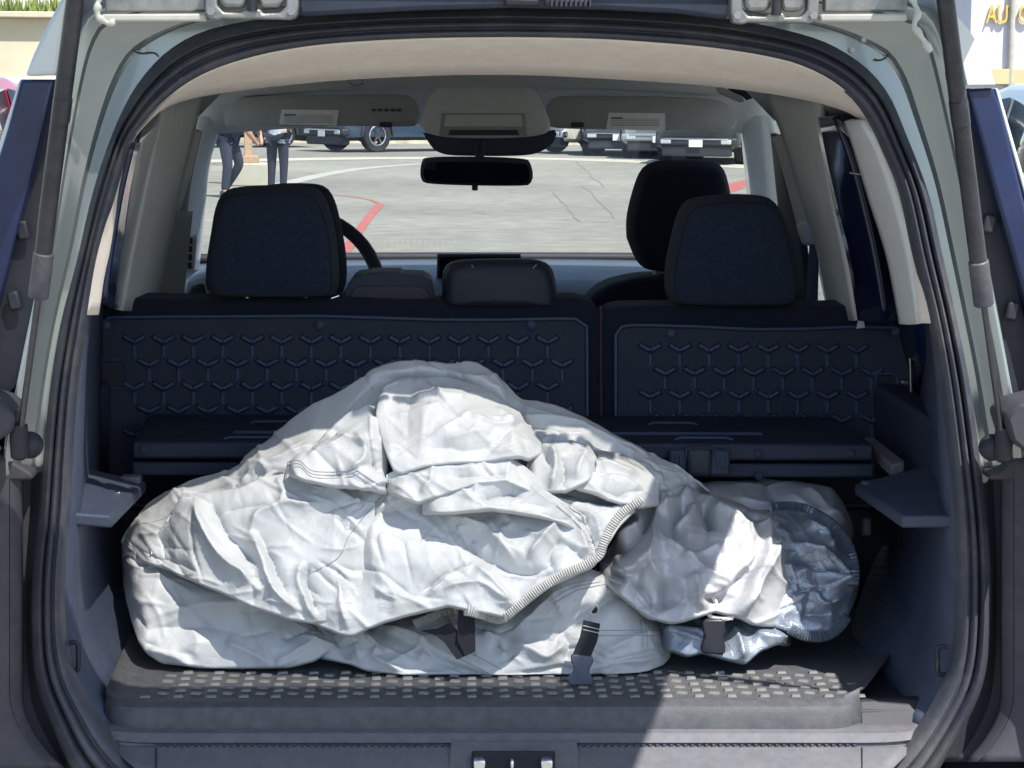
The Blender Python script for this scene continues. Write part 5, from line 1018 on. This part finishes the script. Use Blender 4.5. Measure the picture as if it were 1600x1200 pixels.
# ---- parked vehicles
M['tyre'] = pmat('car_tyre', (.018, .018, .02), .85, 0, .2, 30)
M['carglass'] = pmat('car_glass', (.02, .03, .04), .06, 0, .1, 5, coat=1)
M['lamp'] = pmat('car_lamp', (.62, .66, .70), .12, .3, .1, 20, coat=1)
M['bumper_d'] = pmat('bumper_dark', (.03, .034, .042), .5, 0, .15, 20)
def vehicle(name, label, group, kind, paint, loc, rz, chrome=True, cat='pickup truck'):
    """front points along -Y at rz = 0"""
    v = empty(name, loc, rz); tag(v, label, cat, group)
    L_, w = (5.6, .98) if kind == 'pickup' else (4.6, .93)
    hood_z, belt, roofz = (1.16, 1.20, 1.88) if kind == 'pickup' else (1.02, 1.06, 1.70)
    r_w = .44 if kind == 'pickup' else .36; zb = .30 if kind == 'pickup' else .28
    st = [(0, zb + .1, hood_z - .22, w * .86), (.08, zb, hood_z - .08, w * .93), (.35, zb, hood_z, w), (1.35, zb, hood_z + .04, w), (1.6, zb, belt, w), (L_ * .65, zb, belt, w), (L_ - .3, zb, belt, w), (L_ - .05, zb, belt - .02, w * .96), (L_, zb + .12, belt - .12, w * .92)]
    rg = []
    for y, a, t, h in st:
        half = [(-h * .80, a), (-h * .97, a + .10), (-h, (a + t) / 2), (-h * .985, t - .16), (-h * .93, t - .03), (-h * .82, t)]
        rg.append([Vector((x, y - L_ / 2, z)) for x, z in half + [(-x, z) for x, z in half[::-1]]])
    b = loft('body', rg, paint, v, closed_c=True, cap=True, angle=35)
    cab = [(1.25, belt, .90), (1.95, roofz - .06, .72), (2.3, roofz, .70)] + ([(3.2, roofz, .70), (3.45, roofz - .08, .72), (3.6, belt, .90)] if kind == 'pickup' else [(3.6, roofz, .70), (4.2, roofz - .08, .72), (4.55, belt, .88)])
    pr_ = [Vector((0, y - L_ / 2, z)) for y, z, _ in cab]
    sL = [Vector((-w * f, y - L_ / 2, z)) for y, z, f in cab]; sR = [Vector((w * f, y - L_ / 2, z)) for y, z, f in cab]; n = len(cab)
    c = mk('cabin', sL + sR, [tuple(range(n)), tuple(range(2 * n - 1, n - 1, -1))] + [(i, i + 1, n + i + 1, n + i) for i in range(n - 1)], paint, v, bevel=.05, seg=3)
    def pane(q, name='window'): mk(name, q, [tuple(range(len(q)))], M['carglass'], v, solid=.01, off=1)
    for s in (-1, 1):
        def sp(y, z):
            f = .90 + (.70 - .90) * (z - belt) / (roofz - belt); return Vector((s * (w * f + .008), y - L_ / 2, z))
        e = 3.4 if kind == 'pickup' else 3.55
        pane([sp(1.62, belt + .05), sp(2.45, belt + .05), sp(2.45, roofz - .1), sp(2.02, roofz - .13)]); pane([sp(2.53, belt + .05), sp(e, belt + .05), sp(e - .15, roofz - .1), sp(2.53, roofz - .1)])
        if kind != 'pickup': pane([sp(e + .1, belt + .05), sp(4.35, belt + .05), sp(4.1, roofz - .15), sp(e, roofz - .1)])
        for yw in (.95, L_ - 1.05):
            n = 28; pf = [(.24, -.11), (r_w - .03, -.115), (r_w, -.08), (r_w, .08), (r_w - .03, .115), (.24, .11)]
            vs = [Vector((s * (w - .10) + q, yw - L_ / 2 + a * math.cos(t), r_w + a * math.sin(t))) for t in [2 * math.pi * k / n for k in range(n)] for a, q in pf]
            wh = mk('wheel', vs, grid_faces(n, len(pf), closed_c=True, closed_r=True), M['tyre'], v)
            rv = MB(); xx = s * (w - .0)
            rv.tube([(xx - s * .1, yw - L_ / 2, r_w), (xx + s * .01, yw - L_ / 2, r_w)], .08, 12)
            rv.tube([(xx + s * .0, yw - L_ / 2 + .255 * math.cos(t), r_w + .255 * math.sin(t)) for t in [2 * math.pi * k / 24 for k in range(25)]], .022, 6, cap=False)
            for k in range(6):
                t = 2 * math.pi * k / 6; rv.box((xx, yw - L_ / 2 + .16 * math.cos(t), r_w + .16 * math.sin(t)), (.03, .2, .055), Matrix.Rotation(t, 3, 'X'))
            rv.build('rim', M['chrome'], wh)
            ar = [(xx + s * .012, yw - L_ / 2 + (r_w + .06) * math.cos(t), r_w + (r_w + .06) * math.sin(t)) for t in [math.pi * k / 14 for k in range(15)]]
            tube('wheel_arch', ar, .035, M['bumper_d'], v, n=6)
            box('wheel_well', (s * (w - .19), yw - L_ / 2, r_w + .12), (.20, (r_w + .05) * 1.95, r_w * 1.3), M['tyre'], v, bevel=.08)
        box('headlamp', (s * w * .74, -L_ / 2 + .06, hood_z - .24), (.36, .20, .17), M['lamp'], v, bevel=.03, rot=Matrix.Rotation(s * .25, 3, 'Z'))
        box('tail_lamp', (s * w * .86, L_ / 2 - .06, belt - .26), (.20, .16, .40), M['red_lens'], v, bevel=.02)
        box('door_mirror', (s * (w + .10), 1.75 - L_ / 2, belt + .10), (.20, .12, .18), paint, v, bevel=.03)
        box('fog_lamp', (s * w * .70, -L_ / 2 - .115, zb + .22), (.24, .06, .10), M['lamp'], v, bevel=.02)
    front = box('grille', (0, -L_ / 2 - .015, hood_z - .24), (1.05, .10, .26), M['bumper_d'], v, bevel=.02)
    for k in range(3): box('grille_bar', (0, -L_ / 2 - .07, hood_z - .33 + k * .09), (1.02, .02, .022), M['chrome'] if chrome else M['bumper_d'], front, bevel=.004)
    box('front_bumper', (0, -L_ / 2 - .02, zb + .22), (w * 1.9, .22, .18), M['chrome'] if chrome is True else (paint if chrome else M['bumper_d']), v, bevel=.05, seg=3)
    box('bumper_strip', (0, -L_ / 2 - .135, zb + .28), (w * 1.5, .03, .03), M['chrome'], v, bevel=.01); box('bumper_strip', (0, L_ / 2 + .12, zb + .28), (w * 1.5, .03, .03), M['chrome'], v, bevel=.01)
    box('lower_valance', (0, -L_ / 2 + .06, zb + .02), (w * 1.6, .3, .26), M['bumper_d'], v, bevel=.04); box('rear_valance', (0, L_ / 2 - .1, zb + .0), (w * 1.2, .3, .22), M['bumper_d'], v, bevel=.04)
    box('rear_bumper', (0, L_ / 2 + .02, zb + .16), (w * 1.9, .20, .22), M['chrome'] if chrome is True else (paint if chrome else M['bumper_d']), v, bevel=.05, seg=3)
    box('license_plate', (0, -L_ / 2 - .145, zb + .18), (.31, .012, .155), M['label'], v, bevel=.005); box('license_plate', (0, L_ / 2 + .13, zb + .18), (.31, .012, .155), M['label'], v, bevel=.005)
    mk('windscreen', [Vector((-w * .84, 1.27 - L_ / 2, belt + .04)), Vector((w * .84, 1.27 - L_ / 2, belt + .04)), Vector((w * .68, 1.90 - L_ / 2, roofz - .10)), Vector((-w * .68, 1.90 - L_ / 2, roofz - .10))], [(0, 1, 2, 3)], M['carglass'], v, solid=.02, off=1)
    yb = (3.52, 3.45) if kind == 'pickup' else (4.50, 4.22)
    mk('rear_window', [Vector((-w * .78, yb[0] + .02 - L_ / 2, belt + .10)), Vector((w * .78, yb[0] + .02 - L_ / 2, belt + .10)), Vector((w * .66, yb[1] + .03 - L_ / 2, roofz - .14)), Vector((-w * .66, yb[1] + .03 - L_ / 2, roofz - .14))], [(3, 2, 1, 0)], M['carglass'], v, solid=.02, off=1)
    return v
def carpaint(n, c): return pmat(n, c, .25, .1, .04, 5, 0, coat=.9)
def gnd(px, py): q = PZ(px, py, 0); return (q.x, q.y, 0)
pk = 'vehicles parked beyond the windscreen'
def at(px, dist): d = ray(px, 240); t = (dist - CAM_POS.y) / d.y; return (CAM_POS.x + d.x * t, dist, 0)
x, y, _ = at(612, 55); vehicle('pickup_truck', 'dark blue pickup seen above the left headrest with bright alloy wheel', pk, 'pickup', carpaint('paint_navy', (.035, .06, .10)), (x + .5, y + 1.2, 0), R(-52), chrome=False)
x, y, _ = at(385, 57); vehicle('parked_car', 'dark SUV partly hidden behind the sign post and the two people', pk, 'suv', carpaint('paint_ink', (.02, .025, .035)), (x - .6, y + 1.5, 0), R(-66), cat='suv')
x, y, _ = at(925, 55); vehicle('pickup_truck', 'white pickup truck right of the rear-view mirror', pk, 'pickup', carpaint('paint_cream', (.62, .60, .54)), (x + 1.1, y + 1.0, 0), R(-58))
x, y, _ = at(990, 53); vehicle('pickup_truck', 'dark pickup front beside the white pickup, under the visor label', pk, 'pickup', carpaint('paint_slate', (.10, .13, .17)), (x, y + 2, 0), R(-9), chrome=False)
x, y, _ = at(1062, 51); vehicle('pickup_truck', 'grey pickup in the row directly above the front passenger headrest', pk, 'pickup', carpaint('paint_grey', (.30, .33, .36)), (x, y + 2, 0), R(-12), chrome='paint')
x, y, _ = at(1135, 47); vehicle('pickup_truck', 'black pickup nearest the right windscreen pillar', pk, 'pickup', carpaint('paint_black', (.03, .038, .045)), (x, y + 2, 0), R(-16), chrome=False)
d = ray(4, 190); t = 17.5; vehicle('parked_car', 'red car at the left edge of the picture', 'cars parked alongside', 'suv', carpaint('paint_red', (.42, .015, .05)), (CAM_POS.x + d.x * 17.6 - .55, CAM_POS.y + 17.6, 0), R(176), chrome=False, cat='car')
d = ray(1596, 200); vehicle('parked_car', 'white car at the right edge of the picture', 'cars parked alongside', 'suv', carpaint('paint_white', (.66, .68, .68)), (CAM_POS.x + d.x * 15.5 + .55, CAM_POS.y + 15.5, 0), R(184), chrome=False, cat='car')

# ---- sign post on its concrete block
pb_ = gnd(388, 291); blk = empty('sign_post', pb_); tag(blk, 'tan square sign post on a concrete block beside the two people', 'sign post')
def bl(name, c, s, m, **k): o = box(name, c, s, m, blk, **k); return o
bl('block', (0, .3, .19), (.66, .62, .38), M['gutter'], bevel=.02); bl('footing', (-.02, .3, .44), (.34, .3, .12), pmat('post_tan', (.42, .27, .17), .7), bevel=.01); bl('post', (-.02, .3, 1.5), (.13, .11, 2.1), pmat('post_tan', (.45, .30, .20), .7), bevel=.01)
bl('sign_panel', (-.02, .23, 2.3), (.5, .02, .62), M['pale_paint'], bevel=.004)

# ---- people
def person(label, loc, rz, joints, shirt, trouser, skin, hair):
    e = empty('person', loc, rz); tag(e, label, 'person')
    J = {k: Vector(v[:3]) for k, v in joints.items()}; Rr = {k: v[3] for k, v in joints.items()}
    def chain_mesh(name, edges, root, mat, sub=2):
        ks = []; [ks.append(k) for ed in edges for k in ed if k not in ks]
        me = bpy.data.meshes.new(name); me.from_pydata([J[k] for k in ks], [(ks.index(a), ks.index(b)) for a, b in edges], []); o = bpy.data.objects.new(name, me); COL.objects.link(o); o.parent = e
        m = o.modifiers.new('skin', 'SKIN'); m.use_smooth_shade = True
        for i, k in enumerate(ks): sv = me.skin_vertices[0].data[i]; sv.radius = (Rr[k], Rr[k] * .85); sv.use_root = (k == root)
        s = o.modifiers.new('sub', 'SUBSURF'); s.levels = sub; s.render_levels = sub
        dg = bpy.context.evaluated_depsgraph_get(); dg.update(); nm = bpy.data.meshes.new_from_object(o.evaluated_get(dg)); nm.name = name
        bpy.data.objects.remove(o); nm.materials.clear(); r_ = link(name, nm, mat, e, True, 180); return r_
    body_e = [('pel', 'chest'), ('chest', 'neck'), ('neck', 'head'), ('head', 'crown'), ('chest', 'shL'), ('shL', 'elL'), ('elL', 'wrL'), ('wrL', 'haL'), ('chest', 'shR'), ('shR', 'elR'), ('elR', 'wrR'), ('wrR', 'haR'), ('pel', 'hiL'), ('hiL', 'knL'), ('knL', 'anL'), ('anL', 'toL'), ('pel', 'hiR'), ('hiR', 'knR'), ('knR', 'anR'), ('anR', 'toR')]
    body = chain_mesh('body', body_e, 'pel', skin)
    S = Rr.copy()
    for k in Rr: Rr[k] = S[k] * 1.14 + .004
    chain_mesh('trousers', [('pel', 'hiL'), ('hiL', 'knL'), ('knL', 'anL'), ('pel', 'hiR'), ('hiR', 'knR'), ('knR', 'anR')], 'pel', trouser)
    J['hem'] = J['pel'] + Vector((0, 0, -.10)); Rr['hem'] = Rr['pel'] * 1.12; J['hem2'] = J['pel'].lerp(J['chest'], .25); Rr['hem2'] = Rr['pel'] * 1.1
    chain_mesh('shirt', [('hem', 'pel'), ('pel', 'chest'), ('chest', 'shL'), ('shL', 'elL'), ('chest', 'shR'), ('shR', 'elR')], 'pel', shirt)
    for k in ('L', 'R'):
        a, t = J['an' + k], J['to' + k]; c = (a + t) / 2; c.z = .045
        box('shoe', c, (.09, .27, .085), M['bumper_d'] if k else skin, e, bevel=.03, seg=3)
    bm = bmesh.new(); bmesh.ops.create_uvsphere(bm, u_segments=16, v_segments=10, radius=.105); bmesh.ops.scale(bm, vec=(.86, 1.0, 1.0), verts=bm.verts); me = bpy.data.meshes.new('hair'); bm.to_mesh(me); bm.free()
    h = link('hair', me, hair, e); h.location = J['head'].lerp(J['crown'], .75) + Vector((0, .02, .02))
    return e
skin = pmat('skin', (.42, .26, .18), .55); hairm = pmat('hair_dark', (.02, .016, .013), .7)
stand = dict(pel=(0, 0, .95, .135), chest=(0, 0, 1.28, .15), neck=(0, 0, 1.47, .055), head=(0, -.02, 1.56, .08), crown=(0, -.02, 1.68, .075), shL=(-.19, 0, 1.40, .065), elL=(-.25, -.02, 1.13, .046), wrL=(-.12, -.22, 1.02, .034), haL=(-.04, -.28, 1.02, .036), shR=(.19, 0, 1.40, .065), elR=(.25, -.02, 1.13, .046), wrR=(.13, -.22, 1.00, .034), haR=(.05, -.28, 1.0, .036),
             hiL=(-.09, 0, .88, .10), knL=(-.10, -.01, .48, .068), anL=(-.10, .02, .09, .048), toL=(-.11, -.15, .04, .04), hiR=(.09, 0, .88, .10), knR=(.10, -.01, .48, .068), anR=(.10, .02, .09, .048), toR=(.11, -.15, .04, .04))
bend_ = dict(stand); bend_.update(chest=(-.02, -.30, 1.16, .15), neck=(-.02, -.44, 1.27, .055), head=(-.02, -.52, 1.30, .08), crown=(-.02, -.62, 1.34, .075), shL=(-.20, -.34, 1.22, .065), elL=(-.22, -.44, .98, .046), wrL=(-.08, -.5, .84, .034), haL=(-.02, -.52, .78, .036), shR=(.18, -.34, 1.22, .065), elR=(.22, -.42, .98, .046), wrR=(.12, -.5, .84, .034), haR=(.08, -.52, .78, .036), knR=(.14, -.14, .49, .068), anR=(.16, .14, .09, .048), toR=(.16, -.02, .04, .04), knL=(-.16, -.08, .48, .068), anL=(-.2, -.04, .09, .048), toL=(-.2, -.2, .04, .04))
person('standing person in pale shirt and dark trousers beside the sign post', gnd(434, 306), R(160), stand, pmat('shirt_pale', (.45, .52, .62), .9, 0, .2, 30), pmat('trousers_navy', (.016, .018, .034), .9, 0, .2, 30), skin, hairm)
person('person in dark navy clothes leaning forward left of the sign post', gnd(356, 308), R(70), bend_, pmat('shirt_navy', (.035, .05, .09), .9, 0, .2, 30), pmat('trousers_dark', (.02, .025, .045), .9, 0, .2, 30), skin, hairm)

# ---- stone bank behind the row, retaining wall on the left, shop on the right
stone = pmat('stone_bank', (.42, .37, .28), .95, 0, .35, 2.2, 1.0, 8, detail=8)
bw = []
for i in range(61):
    x = -40 + i * 1.5; bw.append([Vector((x, 64 + .2 * noise.noise((x, 0, 0)), 0)), Vector((x, 64.2 + .25 * noise.noise((x * 1.3, 3, 0)), .5)), Vector((x, 64.6, 1.1 + .12 * noise.noise((x, 7, 0)))), Vector((x, 66, 1.3)), Vector((x, 67, 0))])
tag(loft('stone_wall', bw, stone, None, angle=30), 'low beige stone wall behind the parked pickups', 'wall')
wl_ = empty('retaining_wall', (-12, 42, 0)); tag(wl_, 'tall beige retaining wall with grass on top at the upper left corner', 'wall')
box('wall_face', (-4, 0, 1.5), (22, .5, 3.0), pmat('wall_stucco', (.50, .45, .33), .95, 0, .12, .8, .5, 20), wl_, bevel=.03)
box('wall_base', (-4, -.3, .9), (22, .2, 1.8), pmat('wall_base_paint', (.60, .58, .50), .9, 0, .1, 1, .4, 20), wl_, bevel=.02)
box('wall_cap', (-4, -.1, 3.05), (22, .8, .12), pmat('wall_cap', (.48, .43, .33), .9, 0, .15, 2), wl_, bevel=.02)
gb = MB()
for k in range(5200):
    x = random.uniform(-26, -3.0); yv = 42 + random.uniform(-.1, 1.6); hgt = random.uniform(.12, .42); a = random.uniform(0, 6.28); w = .03
    dx, dy = math.cos(a) * w, math.sin(a) * w; lx, ly = random.uniform(-.12, .12), random.uniform(-.12, .12)
    gb.add([(x - dx, yv - dy, 3.1), (x + dx, yv + dy, 3.1), (x + lx, yv + ly, 3.1 + hgt)], [(0, 1, 2)])
tag(gb.build('grass', pmat('grass', (.16, .21, .05), .9, 0, .35, 1.5), None, smooth=False), 'yellow-green grass growing along the top of the retaining wall', 'grass', kind='stuff')

M['sign_yellow'] = pmat('sign_yellow', (.62, .42, .10), .6)
shop = empty('shop_building', (13.2, 40, 0)); tag(shop, 'white shop building with yellow letters at the upper right corner', 'building')
box('wall', (3.2, 2, 3.2), (12, 4, 3.4), pmat('shop_white', (.56, .56, .62), .9, 0, .05, .8), shop, bevel=.02)
box('lower_wall', (3.2, 2.05, .75), (11.96, 3.9, 1.5), pmat('shop_lower', (.22, .22, .2), .9, 0, .2, 1), shop, bevel=.01)
box('fascia_band', (3.2, -.08, 1.98), (12, .14, .30), pmat('shop_band', (.55, .42, .24), .8, 0, .1, 1), shop, bevel=.01)
tube('downpipe', [(-2.0, -.1, 1.6), (-2.0, -.1, 4.9)], .06, M['pale_paint'], shop)
sxp = P(1541, 36, 39.9).x - shop.location.x
for ch in 'AUTO C':
    if ch != ' ':
        cu = bpy.data.curves.new('t', 'FONT'); cu.body = ch; cu.size = .52; cu.extrude = .03
        co = bpy.data.objects.new('tmp', cu); COL.objects.link(co); bpy.context.view_layer.update()
        dg = bpy.context.evaluated_depsgraph_get(); nm = bpy.data.meshes.new_from_object(co.evaluated_get(dg)); bpy.data.objects.remove(co)
        so = link('sign_letter', nm, M['sign_yellow'], shop, False); so.rotation_euler = (R(90), 0, 0); so.scale = (.62, 1, 1)
        so.location = (sxp, -.06, P(1541, 36, 39.9).z)
    sxp += .21 if ch != ' ' else .10
